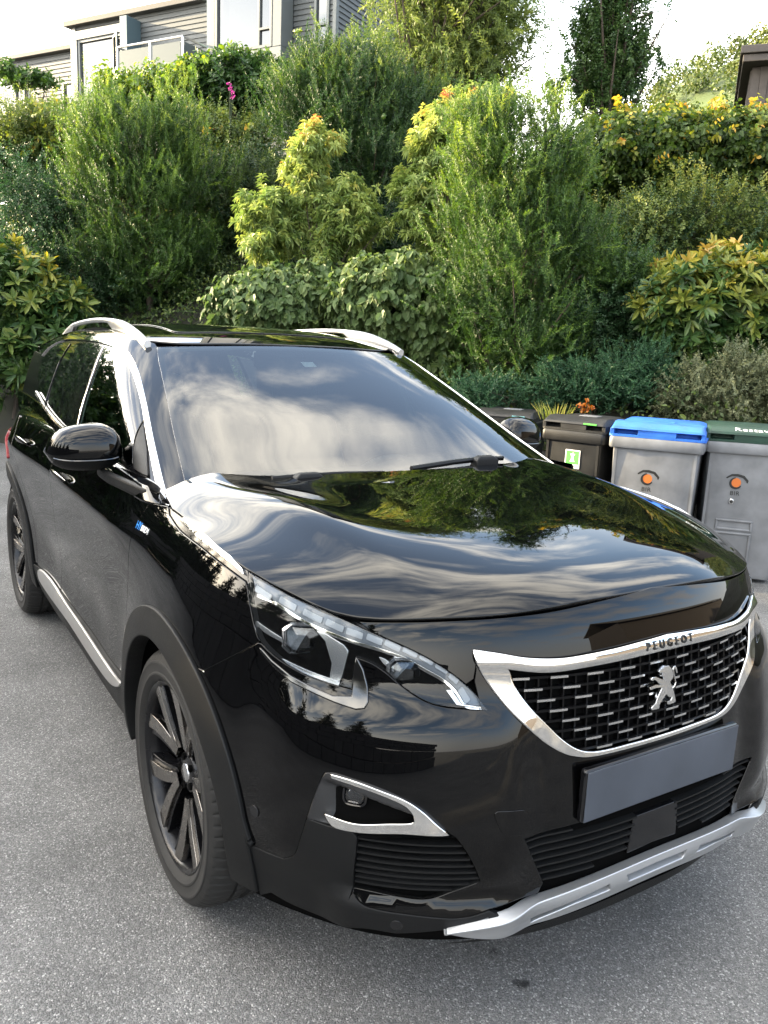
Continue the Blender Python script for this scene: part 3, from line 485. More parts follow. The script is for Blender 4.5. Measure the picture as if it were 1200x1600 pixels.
plant('evergreen_shrub', 'dark dense shrub filling the gap between the left yew and the pale pieris', 'shrub', (-2.5, 12.6), [(-2.59, 12.6, 3.23, 0.55, 0.55, 0.65), (-2.04, 12.6, 3.6, 0.55, 0.47, 0.51), (-2.96, 12.6, 3.56, 0.55, 0.47, 0.51), (-2.4, 12.6, 2.61, 0.56, 0.48, 0.45)],
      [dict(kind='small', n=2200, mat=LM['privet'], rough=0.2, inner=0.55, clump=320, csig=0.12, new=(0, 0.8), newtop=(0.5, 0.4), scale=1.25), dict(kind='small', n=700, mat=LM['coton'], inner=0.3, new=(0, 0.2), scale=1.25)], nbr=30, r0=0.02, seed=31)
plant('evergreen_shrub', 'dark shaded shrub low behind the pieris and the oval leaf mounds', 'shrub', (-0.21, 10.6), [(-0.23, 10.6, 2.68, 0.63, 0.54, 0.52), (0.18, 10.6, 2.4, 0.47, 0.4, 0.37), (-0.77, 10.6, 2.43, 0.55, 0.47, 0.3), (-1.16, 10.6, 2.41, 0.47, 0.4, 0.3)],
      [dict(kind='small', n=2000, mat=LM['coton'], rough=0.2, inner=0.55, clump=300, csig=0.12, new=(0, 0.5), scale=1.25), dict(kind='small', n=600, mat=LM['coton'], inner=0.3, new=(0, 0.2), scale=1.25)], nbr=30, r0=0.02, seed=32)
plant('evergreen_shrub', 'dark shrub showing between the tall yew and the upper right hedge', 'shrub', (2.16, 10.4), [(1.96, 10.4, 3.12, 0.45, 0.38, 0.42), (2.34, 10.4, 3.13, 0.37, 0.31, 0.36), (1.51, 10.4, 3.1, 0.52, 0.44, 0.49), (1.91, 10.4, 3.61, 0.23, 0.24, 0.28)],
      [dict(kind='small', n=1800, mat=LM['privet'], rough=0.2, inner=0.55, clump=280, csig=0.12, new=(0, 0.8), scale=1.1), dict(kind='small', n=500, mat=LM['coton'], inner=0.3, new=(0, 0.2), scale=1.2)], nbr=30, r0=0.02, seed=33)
plant('apple_branch_tree', 'small tree with a leafy branch hanging in front of the left wing of the house', 'tree', (-6.0, 14), [(-5.93, 14, 5.17, 0.28, 0.24, 0.09), (-5.53, 14, 5.22, 0.22, 0.19, 0.09), (-6.17, 14, 5.34, 0.2, 0.17, 0.13), (-5.77, 14, 5.29, 0.2, 0.17, 0.07)],
      [dict(kind='laurel', n=230, mat=LM['laurel'], rough=0.3, inner=0.3, new=(0.2, 0.8), scale=0.8)], nbr=25, r0=0.03, trunk_name='trunk', foliage_name='crown', seed=23)
LF = [(-7.2, 13.2, 1.9, 1.3, 1.1, 1.3), (-8.6, 14.2, 2.2, 1.4, 1.2, 1.5), (-10.2, 14.6, 2.4, 1.5, 1.3, 1.7)]
plant('laurel', 'big dark laurel hedge continuing along the bank beyond the left edge', 'hedge', (-8.6, 14.3), LF,
      [dict(kind='laurel', n=3200, mat=LM['laurel'], rough=.15, inner=.6, new=(0, .6), scale=1.7)], nbr=30, r0=.05, seed=41)
LF = [(-12., 14.2, 2.4, 1.6, 1.4, 1.9), (-13.4, 12.4, 2.3, 1.6, 1.5, 1.9), (-14.2, 10.2, 2.2, 1.6, 1.5, 1.9), (-14.4, 8., 2.2, 1.6, 1.5, 1.9)]
plant('laurel', 'big dark laurel hedge turning the corner of the yard beyond the left edge', 'hedge', (-13.6, 11.5), LF,
      [dict(kind='laurel', n=4200, mat=LM['laurel'], rough=.15, inner=.6, new=(0, .5), scale=1.8)], nbr=30, r0=.05, seed=42)

# far wood on the hillside: one mass
rg = np.random.default_rng(8); n = 110000
X = rg.uniform(12, 110, n); Y = rg.uniform(66, 160, n); ce = rg.integers(0, n, n); X = X+rg.normal(0, .3, n)
tree = rg.integers(0, 700, n); tx = rg.uniform(12, 110, 700)[tree]; ty = rg.uniform(66, 165, 700)[tree]; th = rg.uniform(2.2, 5., 700)[tree]
d = unit(rg.normal(size=(n, 3))); d[:, 2] = np.abs(d[:, 2])
Pp = np.stack([tx, ty, hillz(tx, ty)], -1)+d*np.stack([th*.55, th*.55, th*1.1], -1)*rg.uniform(.75, 1, n)[:, None]
V, F = leaf_arrays(Pp, unit(rg.normal(size=(n, 3))), unit(d+rg.normal(0, .5, (n, 3))), rg.uniform(.28, .60, n), rg.uniform(.25, .5, n), True)
o = mk('hillside_wood', V, [F], LM['wood'], None, smooth=False, loc=(CX, CY, 0)); o.rotation_euler = (0, 0, LROT); tag(o, kind='stuff')
at = o.data.attributes.new('tint', 'FLOAT', 'FACE'); at.data.foreach_set('value', np.repeat(np.clip(rg.uniform(0, .8, 700)[tree]+rg.normal(0, .1, n), 0, 1), 2).astype(np.float32))
# ground cover filling the bank between the shrubs
n = 100000; Lq = rg.uniform(-9, 7, n); tq = np.concatenate([rg.uniform(.2, 4, n//2), rg.uniform(2, 9, n-n//2)]); Dq = toe(Lq)+tq; Zq = bank_z(Dq, Lq)
Pp = np.stack([Lq, Dq, Zq+rg.uniform(0, .55, n)*(.55+.45*np.sin(Lq*3.1)*np.sin(tq*2.3))], -1)
V, F = leaf_arrays(Pp, unit(rg.normal(size=(n, 3))+np.array([0, -.3, .5])), unit(rg.normal(size=(n, 3))*.5+np.array([0, -.5, 1])), rg.uniform(.03, .065, n), rg.uniform(.018, .036, n), True)
o = mk('ground_cover', V, [F], LM['privet'], None, smooth=False, loc=(CX, CY, 0)); o.rotation_euler = (0, 0, LROT); tag(o, kind='stuff')
at = o.data.attributes.new('tint', 'FLOAT', 'FACE'); at.data.foreach_set('value', np.repeat(rg.uniform(0, .7, n), 2).astype(np.float32))
# grass stalks and weeds on the upper left slope
def blades(name, spots, h, w, mat, seed, kind=None, label=None, cat=None, lean=.25):
    rg = np.random.default_rng(seed); V = []; F = []; T = []
    for (L, D, z, m, rad) in spots:
        for _ in range(m):
            a = rg.uniform(0, 6.28); r = rad*rg.random()**.5; b = np.array([L+r*cos(a), D+r*sin(a), z]); hh = h*rg.uniform(.6, 1.2); ln = np.array([cos(a), sin(a), 0])*hh*lean*rg.uniform(.2, 1.4)
            s = np.array([1, .2, 0])*w*.5; k = len(V)
            V += [b-s, b+s, b+ln*.4+[0, 0, hh*.55]+s*.8, b+ln*.4+[0, 0, hh*.55]-s*.8, b+ln+[0, 0, hh]]
            F += [(k, k+1, k+2, k+3), (k+3, k+2, k+4)]; t = rg.random(); T += [t, t]
    Fq = np.array([f for f in F if len(f) == 4]); Ft = np.array([f for f in F if len(f) == 3])
    o = mk(name, np.array(V), [Fq, Ft], mat, None, smooth=False, loc=(CX, CY, 0)); o.rotation_euler = (0, 0, LROT)
    at = o.data.attributes.new('tint', 'FLOAT', 'FACE'); at.data.foreach_set('value', np.array(T[::2]+T[1::2], np.float32)); tag(o, label, cat, kind=kind); return o
rg = np.random.default_rng(17); sp = []
for _ in range(130):
    L = rg.uniform(-7.8, -1.4); D = rg.uniform(12.2, 16.2); sp.append((L, D, float(bank_z(D, L))+rg.uniform(-.05, .25)+.25*sin(L*5.3), rg.integers(3, 12), rg.uniform(.1, .4)))
blades('tall_grass', sp, .50, .011, LM['grassy'], 3, kind='stuff')
L0 = (1.32, 6.60, 0.97)
blades('grass_tuft', [(L0[0], L0[1], L0[2]+.02, 45, .12)], .13, .007, LM['grassy'], 4, label='tuft of pale dry grass behind the black bins', cat='grass tuft', lean=.7)
# small flowering plants
def flowers(name, label, pts, mat, stalk):
    root = empty(name, bk(pts[0][1], pts[0][0], stalk), LROT); tag(root, label, 'flower'); rg = np.random.default_rng(5)
    o = np.array([pts[0][0], pts[0][1], stalk]); Pq = np.concatenate([np.array(p)+rg.normal(0, .014, (16, 3)) for p in pts])-o; n = len(Pq)
    V, F = leaf_arrays(Pq, unit(rg.normal(size=(n, 3))), unit(rg.normal(size=(n, 3))), np.full(n, .026), np.full(n, .02), True)
    q = mk('petals', V, [F], mat, root, smooth=False); at = q.data.attributes.new('tint', 'FLOAT', 'FACE'); at.data.foreach_set('value', rg.random(2*n).astype(np.float32))
    mb = MB(); [mb.tube([(0.0, 0, 0), np.array(p)-o], .005, 5) for p in pts]; mb.build('stem', LM['privet'], root)
flowers('orange_flower', 'small orange flowers peeping over the second black bin', [(1.51, 6.6, 1.12), (1.56, 6.6, 1.14), (1.59, 6.6, 1.1), (1.55, 6.6, 1.08)], LM['petal'], .6)
flowers('foxglove', 'single purple foxglove spike in front of the laurel', [(-2.39, 12.4, 4.88), (-2.37, 12.4, 4.82), (-2.35, 12.4, 4.77), (-2.34, 12.4, 4.7)], LM['purple'], 4.2)
# unseen firs added to shade the yard; they also show dark in the car's flank
fl = []
for k in range(9): h = .35+k*.62; r_ = 1.75*(1-k/9.6); fl.append((0, 0, h+.3, r_, r_, .55))
def fir(x, y, s, src=None):
    if src is None:
        root = empty('shade_fir', (x, y, 0), 0); V, F, T, P, A, Ln = foliage(fl, 'conifer', 900, 77, rough=.12, inner=.35)
        o = mk('crown', V, [F], LM['fir'], root, smooth=False); at = o.data.attributes.new('tint', 'FLOAT', 'FACE'); at.data.foreach_set('value', T.astype(np.float32))
        mb = MB(); mb.tube([(0, 0, -.1), (0, 0, 3), (0, 0, 5.9)], [.16, .10, .02], 8); mb.build('trunk', M_BARK, root, smooth=True)
    else:
        root = src.copy(); COL.objects.link(root)
        for c in src.children: q = c.copy(); COL.objects.link(q); q.parent = root
    root.location = (x, y, 0); root.scale = (s, s, s); root.rotation_euler = (0, 0, x*1.7)
    return tag(root, 'unseen dark fir tree added behind the grey stone wall to shade the yard', 'tree', 'unseen firs shading the yard')
f0 = None
for k in range(11):
    q = fir(-17+k*2.25, -8.6-.5*(k % 2), .84+.08*sin(k*2.1), f0); f0 = f0 or q
for L_, D_, s_ in ((-12.2, 6.2, .98), (-12.8, 8.0, 1.0), (-13.2, 9.9, .92), (-13.5, 11.8, .95), (-13.6, 13.7, .80), (-13.4, 15.4, .7)):  # extra unseen firs, added to keep the low sun off car and bins
    q = bk(D_, L_); fir(q[0], q[1], s_, f0)['label'] = 'unseen dark fir tree added beyond the left edge to shade the yard and bins'

# ------------------------------------------------------------------ the car: body surfaces as functions, panels cut from them
PI=pi
def pchip(xs,ys):
    xs=np.array(xs,float);ys=np.array(ys,float)
    h=np.diff(xs);n=len(xs);A=np.eye(n);b=np.zeros(n)
    for i in range(1,n-1):
        A[i,i-1]=h[i-1];A[i,i]=2*(h[i-1]+h[i]);A[i,i+1]=h[i]
        b[i]=6*((ys[i+1]-ys[i])/h[i]-(ys[i]-ys[i-1])/h[i-1])
    M=np.linalg.solve(A,b)
    def f(x):
        x=np.clip(np.asarray(x,float),xs[0],xs[-1])
        i=np.clip(np.searchsorted(xs,x)-1,0,n-2)
        t=x-xs[i];hh=h[i]
        return ys[i]+t*((ys[i+1]-ys[i])/hh-hh*(2*M[i]+M[i+1])/6)+t*t*M[i]/2+t**3*(M[i+1]-M[i])/(6*hh)
    return f
def sstep(a,b,x):
    t=np.clip((np.asarray(x,float)-a)/(b-a),0,1);return t*t*t*(t*(6*t-15)+10)
def gauss(x,s):return np.exp(-(x/s)**2)
XF=pchip([.12,.20,.30,.42,.55,.70,.82,.92,1.0,1.08],[.80,.862,.905,.918,.915,.902,.892,.878,.845,.78])
WF=pchip([.12,.22,.35,.50,.70,.85,.94,1.0,1.05,1.10],[.80,.865,.905,.916,.916,.905,.89,.867,.838,.80])
WD=pchip([.12,.22,.32,.42,.55,.72,.85,.93,1.0,1.06,1.14],[.80,.845,.872,.882,.885,.892,.902,.906,.893,.872,.845])
def Bbase(s,z):
    s=np.asarray(s,float);z=np.asarray(z,float)
    n=2.62-.42*sstep(.5,.98,z)
    xf=XF(z)
    ph=np.clip(s,0,PI/2)
    c=np.cos(ph);sn=np.sin(ph)
    r=(np.abs(c)**n+np.abs(sn)**n)**(-1/n)
    L=np.clip(s-PI/2,0,None)
    k=sstep(-.1,.75,L)
    w=WF(z)*(1-k)+WD(z)*k
    w=w+.022*sstep(1.5,2.5,L)*gauss(z-.9,.25)
    x=xf*r*c-L; y=-w*r*sn
    # rear rounding
    R=np.clip((L-2.35)/1.15,0,1)
    a=R*PI/2;nr=3.0
    rr=(np.cos(a)**nr+np.sin(a)**nr)**(-1/nr)
    xr=.86-.10*sstep(.7,1.15,z)
    x=np.where(L>2.35,-2.35-xr*1.33*rr*np.sin(a),x)
    y=np.where(L>2.35,-w*rr*np.cos(a),y)
    return x,y
def B(s,z):
    s=np.asarray(s,float);z=np.asarray(z,float)
    s,z=np.broadcast_arrays(s,z)
    sg=np.sign(s)+(s==0);s=np.abs(s)
    x,y=Bbase(s,z)
    # outward plan normal approx
    e=1e-4
    x2,y2=Bbase(s+e,z);tx,ty=x2-x,y2-y
    l=np.hypot(tx,ty)+1e-12;nx,ny=ty/l,-tx/l
    nx,ny=-nx*1.0,-ny*1.0
    # ensure outward
    f=np.sign(nx*(x+1.3)+ny*y);f=np.where(f==0,1,f);nx,ny=nx*f,ny*f
    d=0
    for xc in (0.,-2.675):
        r=np.hypot(x-xc,z-.355)
        d=d+.020*np.exp(-((np.clip(r,.40,9)-.40)/.13)**2)*(np.abs(y)>.5)
    # door scoop + crease
    k=sstep(-.45,-1.15,x)*(1-sstep(-1.7,-2.3,x))
    d=d-.022*k*gauss(z-.52,.13)
    d=d+.010*gauss(z-.955,.035)*sstep(-.2,-.7,x)
    d=d+.024*sstep(.87,.73,z)*sstep(.34,.50,s)*sstep(1.15,.9,s)*sstep(.32,.5,z)
    d=d+.030*sstep(.415,.355,z)*sstep(.36,.50,s)*sstep(.92,.78,s)*sstep(.24,.31,z)
    x=x+nx*d;y=y+ny*d
    return np.stack([x,y*sg,z],-1)
# ---- hood height field
HC=pchip([-.60,-.40,-.20,0,.25,.45,.60,.70,.77,.825,.85],[1.150,1.146,1.138,1.128,1.112,1.095,1.078,1.063,1.046,1.026,1.012])
HYE=pchip([-.60,-.40,-.19,0,.124,.34,.459,.553,.62,.718,.78,.84],[.79,.815,.83,.831,.829,.798,.755,.707,.655,.530,.40,.26])
HZE=pchip([-.60,-.40,-.19,0,.124,.34,.459,.553,.62,.718,.78,.84],[1.095,1.086,1.074,1.064,1.055,1.023,1.002,.984,.978,.988,1.000,1.010])
def Hood(x,y):
    x=np.asarray(x,float);y=np.asarray(y,float)
    zc=HC(x);ye=HYE(x);ze=HZE(x)
    ay=np.sqrt(y*y+.0004);t=ay/ye
    z=zc-(zc-ze)*np.abs(t)**3.4
    m=sstep(.66,.50,ay-.10*(.3-x))*sstep(.85,.35,x)
    z=z+.006*m+.023*gauss(ay-.585-.10*sstep(.2,-.3,x)+.12*sstep(0,.7,x),.12)*sstep(.60,-.05,x)
    return np.stack(np.broadcast_arrays(x,y,z),-1)
# ---- greenhouse
GX=pchip([1.02,1.10,1.20,1.35,1.48,1.54,1.60],[.02,-.18,-.43,-.775,-1.075,-1.22,-1.40])
GW=pchip([1.02,1.10,1.20,1.35,1.46,1.52,1.56,1.60],[.862,.838,.806,.750,.695,.655,.615,.54])
def G(s,z):
    s=np.asarray(s,float);z=np.asarray(z,float);s,z=np.broadcast_arrays(s,z)
    sg=np.sign(s)+(s==0);s=np.abs(s)
    a=.34;n=2.75
    x0=GX(z)-a;L=np.clip(s-PI/2,0,None)
    ph=np.clip(s,0,PI/2);c=np.cos(ph);sn=np.sin(ph)
    r=(np.abs(c)**n+np.abs(sn)**n)**(-1/n)
    w=GW(z)-.05*sstep(.9,2.6,-(x0-L))*0-.07*sstep(1.3,3.3,-(x0-L))
    x=x0+a*r*c-L;y=-w*r*sn
    return np.stack([x,y*sg,z],-1)
ZT=pchip([-3.3,-3.0,-2.6,-2.2,-1.8,-1.5,-1.25,-1.1],[1.465,1.52,1.562,1.586,1.592,1.575,1.5365,1.499])
def Roof(x,y):
    x=np.asarray(x,float);y=np.asarray(y,float)
    return np.stack(np.broadcast_arrays(x,y,ZT(x)-.031*(np.abs(y)/.6)**2.4),-1)

T = json.loads('''{"hl_top":[[1.1863,1.0238],[1.1201,1.0148],[1.0123,0.9964],[0.9213,0.9824],[0.851,0.9679],[0.8087,0.9574],[0.7564,0.944],[0.7058,0.9296],[0.6562,0.9119],[0.6124,0.8905],[0.5714,0.8656],[0.5414,0.8426],[0.5176,0.8162],[0.5099,0.8098]],"hl_low":[[0.5151,0.8102],[0.5621,0.813],[0.6137,0.816],[0.6502,0.8229],[0.6797,0.8341],[0.713,0.8516],[0.7499,0.8748],[0.7842,0.8903],[0.823,0.8982]],"hl_notch":[[0.823,0.8982],[0.8251,0.8669],[0.8247,0.8313]],"hl_left":[[0.8247,0.8313],[0.8842,0.8356],[0.9461,0.8421],[1.0109,0.8554],[1.0596,0.871],[1.0926,0.8874],[1.1129,0.9091],[1.1388,0.9479],[1.1683,0.988],[1.1863,1.0238]],"hl_trim":[[1.0953,0.8816],[1.0584,0.865],[1.0062,0.8488],[0.944,0.834],[0.8818,0.8259],[0.8249,0.8241],[0.8233,0.8527],[0.8228,0.8963],[0.8058,0.8742],[0.7902,0.8382],[0.7845,0.8126],[0.7901,0.801],[0.8079,0.7972],[0.8585,0.8031],[0.9192,0.8132],[0.9789,0.8227],[1.0398,0.8443],[1.0809,0.8664]],"drl_low":[[1.1455,0.9845],[1.08,0.9795],[0.994,0.9586],[0.9193,0.9434],[0.8513,0.9321],[0.7594,0.9193],[0.704,0.9062],[0.66,0.8879],[0.6166,0.8688],[0.5838,0.8464],[0.5595,0.8216],[0.5202,0.8175]],"drl_seg":[[1.1489,0.9964],[1.0897,0.9843],[1.0599,0.9867],[1.0057,0.976],[0.9808,0.9726],[0.9261,0.9616],[0.9134,0.961],[0.8659,0.9507],[0.8569,0.9495],[0.8153,0.9426],[0.804,0.9439],[0.7665,0.9351],[0.7584,0.9368],[0.7217,0.9251],[0.7137,0.9267],[0.6805,0.916],[0.6725,0.9156],[0.6423,0.9023],[0.6341,0.8989],[0.6069,0.8859],[0.6013,0.879],[0.582,0.8653],[0.5761,0.8512],[0.5569,0.8268]],"proj":[[0.9702,0.9084],[0.7015,0.873]],"blade":[[0.9245,0.9379],[0.8993,0.9343],[0.8493,0.9171],[0.8365,0.9066],[0.8465,0.8495],[0.8528,0.837],[0.8737,0.8409],[0.8731,0.8747],[0.897,0.9201]],"pod":[[0.8607,0.6599],[0.8433,0.6634],[0.792,0.6581],[0.737,0.6472],[0.6832,0.6285],[0.6513,0.6116],[0.6192,0.5841],[0.595,0.5583],[0.6821,0.555],[0.7862,0.5427],[0.8452,0.545],[0.8986,0.5498],[0.8986,0.5528],[0.8843,0.6004],[0.8712,0.64]],"boom_out":[[0.8459,0.6586],[0.7918,0.6528],[0.7368,0.6408],[0.6832,0.6247],[0.6512,0.6061],[0.6218,0.5795],[0.5977,0.5594]],"boom_low":[[0.5977,0.5594],[0.6821,0.5578],[0.789,0.5462],[0.8395,0.5493],[0.8559,0.57]],"boom_in1":[[0.8483,0.5683],[0.7946,0.5615],[0.7246,0.5716],[0.6719,0.5803],[0.6657,0.5858]],"boom_in2":[[0.6657,0.5858],[0.668,0.5996],[0.683,0.616],[0.7258,0.6325],[0.7915,0.6469],[0.8439,0.6535]],"hl_in1":[[1.1133,0.9262],[1.0761,0.9166],[1.0159,0.9027],[1.0105,0.8951],[1.0777,0.9065],[1.1085,0.9168]],"hl_in2":[[1.0153,0.8606],[0.9481,0.851],[0.8861,0.8446],[0.8517,0.8404],[0.8522,0.8339],[0.8874,0.8369],[0.9494,0.843],[1.0138,0.8528]],"hl_in3":[[0.7607,0.9034],[0.7467,0.9],[0.7269,0.8899],[0.7231,0.8759],[0.7322,0.8823],[0.7487,0.8912]],"fog":[[0.7959,0.6194]],"slat":[[0.7861,0.5326],[0.682,0.5463],[0.5814,0.5501],[0.5648,0.5275],[0.5474,0.4969],[0.5282,0.454],[0.5234,0.4392],[0.5589,0.4225],[0.6134,0.3998],[0.6464,0.3944],[0.7014,0.3963],[0.7516,0.3994],[0.7972,0.4005],[0.7931,0.4492],[0.7886,0.4897]],"lip_low":[[0.7962,0.3922],[0.7889,0.3832],[0.7705,0.3725],[0.7428,0.3681],[0.6782,0.3648],[0.6138,0.3603],[0.5812,0.3581],[0.5483,0.3611],[0.5032,0.3733],[0.4394,0.3786],[0.3719,0.3708]],"clad_top":[[1.0549,0.4168],[1.0076,0.4191],[0.9634,0.4224],[0.9326,0.4466],[0.9141,0.4962],[0.8986,0.5516]],"clad_bot":[[0.6309,0.3142],[0.6992,0.3071],[0.7714,0.3075],[0.8506,0.2836],[0.9565,0.2849],[1.0188,0.2983]],"cover":[[0.5045,0.607],[0.4199,0.5964],[0.3858,0.5331],[0.4797,0.5481]],"skid_top":[[0.5989,0.3256],[0.5563,0.337],[0.505,0.3562],[0.3979,0.3595],[0.347,0.369],[0.3037,0.3806],[0.2488,0.3826],[0.1639,0.3868],[0.0702,0.3901],[-0.0329,0.3892],[-0.11,0.3872]],"skid_bot":[[0.5985,0.3184],[0.5299,0.3035],[0.4614,0.3096],[0.3641,0.2964],[0.2963,0.2998],[0.2324,0.3063],[0.1461,0.3154],[0.0708,0.3221],[-0.0086,0.3314],[-0.1036,0.3397]],"intake":[[0.4213,0.5261],[0.37,0.4131],[0.3473,0.3835],[0.1224,0.4111],[-0.0807,0.4147]],"gr_top":[[0.5495,0.9334],[0.487,0.9265],[0.4242,0.9171],[0.3388,0.9124],[0.2538,0.9163],[0.1092,0.9254],[-0.0034,0.9299]],"gr_left":[[0.5495,0.9334],[0.5404,0.9062],[0.5101,0.8637],[0.4679,0.817],[0.419,0.7728],[0.3622,0.7278],[0.3068,0.6982],[0.2707,0.6877],[0.2407,0.6842]],"gi_top":[[0.4681,0.8945],[0.3724,0.8848],[0.2545,0.8897],[0.1113,0.8959],[0.0001,0.8987]],"gi_left":[[0.4681,0.8945],[0.4518,0.8574],[0.4173,0.8138],[0.3699,0.7696],[0.3283,0.7323],[0.2856,0.7051],[0.2409,0.6924]],"gap_fb":[[1.0977,0.8827],[1.1508,0.8486],[1.2724,0.7735]],"hoodline":[[0.0207,1.0314],[0.2112,1.018],[0.3657,1.0046],[0.6101,0.9885],[0.8279,0.9715],[0.8955,0.9752],[1.013,1.0008],[1.1565,1.023],[1.1961,1.0277],[1.4163,1.0554],[1.6736,1.0692],[1.7606,1.0736]],"strip_lo":[[1.7918,1.0771],[1.7544,1.0592],[1.6471,1.0413],[1.4487,1.0337],[1.2951,1.0188],[1.1868,1.0029]],"strip_chr":[[1.6762,1.0623],[1.5848,1.0544],[1.3708,1.0418],[1.2479,1.0269],[1.1994,1.0153],[1.2159,1.0248],[1.283,1.0411],[1.4433,1.059],[1.6499,1.0705]],"sill_hi":[[2.966,0.3845],[2.6455,0.4298],[2.4904,0.4413],[2.3298,0.4505],[2.1276,0.4441],[1.9298,0.4679]],"sill_lo":[[3.0616,0.3542],[2.7153,0.3595],[2.4931,0.3414],[2.3122,0.3532],[1.9298,0.4679]],"sill_bot":[[3.2555,0.2918],[2.6515,0.3246],[2.4958,0.2887],[1.8514,0.4105]],"badge":[[1.9413,0.9977],[1.8053,0.9945]],"handle":[[3.069,0.9666],[2.7984,0.9842],[3.9381,1.0043],[3.6848,1.0052]],"sensor":[[1.0467,0.511],[0.7005,0.3323]],"ws_side":[[0.8674,1.5019],[0.8779,1.3553],[0.9109,1.2295],[0.9528,1.114]],"ws_top":[[0.8674,1.5019],[0.6363,1.5098],[0.0694,1.5223]],"chr_out":[[1.1215,1.0663],[1.1092,1.109],[1.0768,1.1965],[1.0466,1.3172],[1.0591,1.4137],[1.146,1.4693],[1.4229,1.5065],[1.853,1.5175]],"chr_in":[[1.1852,1.0693],[1.1755,1.1067],[1.1212,1.2118],[1.0851,1.3162],[1.1082,1.3909],[1.2002,1.4525],[1.4925,1.4863],[1.8346,1.5003]],"fglass":[[1.6859,1.485],[1.3365,1.4743],[1.1558,1.4341],[1.1046,1.3768],[1.0845,1.3228],[1.1108,1.265],[1.5177,1.1493],[1.6803,1.1167]],"bpil":[[1.7134,1.4833],[1.8938,1.3832],[2.1437,1.2612],[2.3681,1.1547]],"rglass":[[2.5064,1.4781],[1.8311,1.4967],[1.7556,1.4846],[1.8458,1.4143],[2.101,1.295],[2.4414,1.1481],[2.6036,1.1299],[2.8948,1.1428],[3.2751,1.1684],[3.068,1.2626],[2.8002,1.3759]],"sail":[[1.123,1.2525],[1.5163,1.131],[1.2535,1.1233],[1.1694,1.1828]]}''')
T = {k: np.array(v) for k, v in T.items()}
def dens(p, step=.012, closed=False):
    p = np.asarray(p, float); out = []
    n = len(p); m = n if closed else n-1
    for i in range(m):
        a, b = p[i], p[(i+1) % n]; k = max(1, int(np.ceil(np.hypot(*(b-a))/step)))
        for j in range(k): out.append(a+(b-a)*j/k)
    if not closed: out.append(p[-1])
    return np.array(out)
def spl(p, step=.012):
    """smooth open curve through the points"""
    p = np.asarray(p, float)
    if len(p) < 3: return dens(p, step)
    q = np.vstack([2*p[0]-p[1], p, 2*p[-1]-p[-2]]); out = []
    for i in range(1, len(q)-2):
        k = max(1, int(np.ceil(np.hypot(*(q[i+1]-q[i]))/step)))
        d0 = np.hypot(*(q[i]-q[i-1]))**.5; d1 = np.hypot(*(q[i+1]-q[i]))**.5; d2 = np.hypot(*(q[i+2]-q[i+1]))**.5
        d0, d1, d2 = max(d0, 1e-4), max(d1, 1e-4), max(d2, 1e-4)
        m1 = (q[i]-q[i-1])/d0-(q[i+1]-q[i-1])/(d0+d1)+(q[i+1]-q[i])/d1; m2 = (q[i+1]-q[i])/d1-(q[i+2]-q[i])/(d1+d2)+(q[i+2]-q[i+1])/d2
        m1, m2 = m1*d1, m2*d1
        for j in range(k):
            t = j/k; out.append((2*t**3-3*t**2+1)*q[i]+(t**3-2*t**2+t)*m1+(-2*t**3+3*t**2)*q[i+1]+(t**3-t**2)*m2)
    out.append(p[-1]); return np.array(out)
def poly(*cur):
    P = np.vstack([np.asarray(c, float) for c in cur]); keep = [0]
    for i in range(1, len(P)):
        if np.hypot(*(P[i]-P[keep[-1]])) > 1e-3: keep.append(i)
    if np.hypot(*(P[keep[-1]]-P[0])) < 1e-3: keep.pop()
    return P[keep]
def area(p): x, y = p[:, 0], p[:, 1]; return .5*np.sum(x*np.roll(y, -1)-np.roll(x, -1)*y)
def inset(p, g):
    if area(p) < 0: p = p[::-1]
    a = p-np.roll(p, 1, 0); b = np.roll(p, -1, 0)-p; na = unit(np.stack([-a[:, 1], a[:, 0]], -1)); nb = unit(np.stack([-b[:, 1], b[:, 0]], -1))
    n = unit(na+nb); c = np.clip((n*na).sum(-1), .5, 1); return p+n*(g/c)[:, None]
def inpoly(P, p):
    x, y = P[:, 0], P[:, 1]; r = np.zeros(len(P), bool); q = np.roll(p, -1, 0)
    for (x1, y1), (x2, y2) in zip(p, q):
        if y1 == y2: continue
        c = ((y1 > y) != (y2 > y)) & (x < (x2-x1)*(y-y1)/(y2-y1)+x1); r ^= c
    return r
CEN = {'B': (-1.3, 0, .6), 'G': (-1.9, 0, 1.1), 'Hood': (-.2, 0, -2), 'Roof': (-2, 0, -4)}
def nrml(fn, u, v, cen):
    e = 2e-4; P = fn(u, v); n = unit(np.cross(fn(u+e, v)-fn(u-e, v), fn(u, v+e)-fn(u, v-e)))
    s = np.sign((n*(P-np.array(cen))).sum(-1)); return P, n*s[:, None]
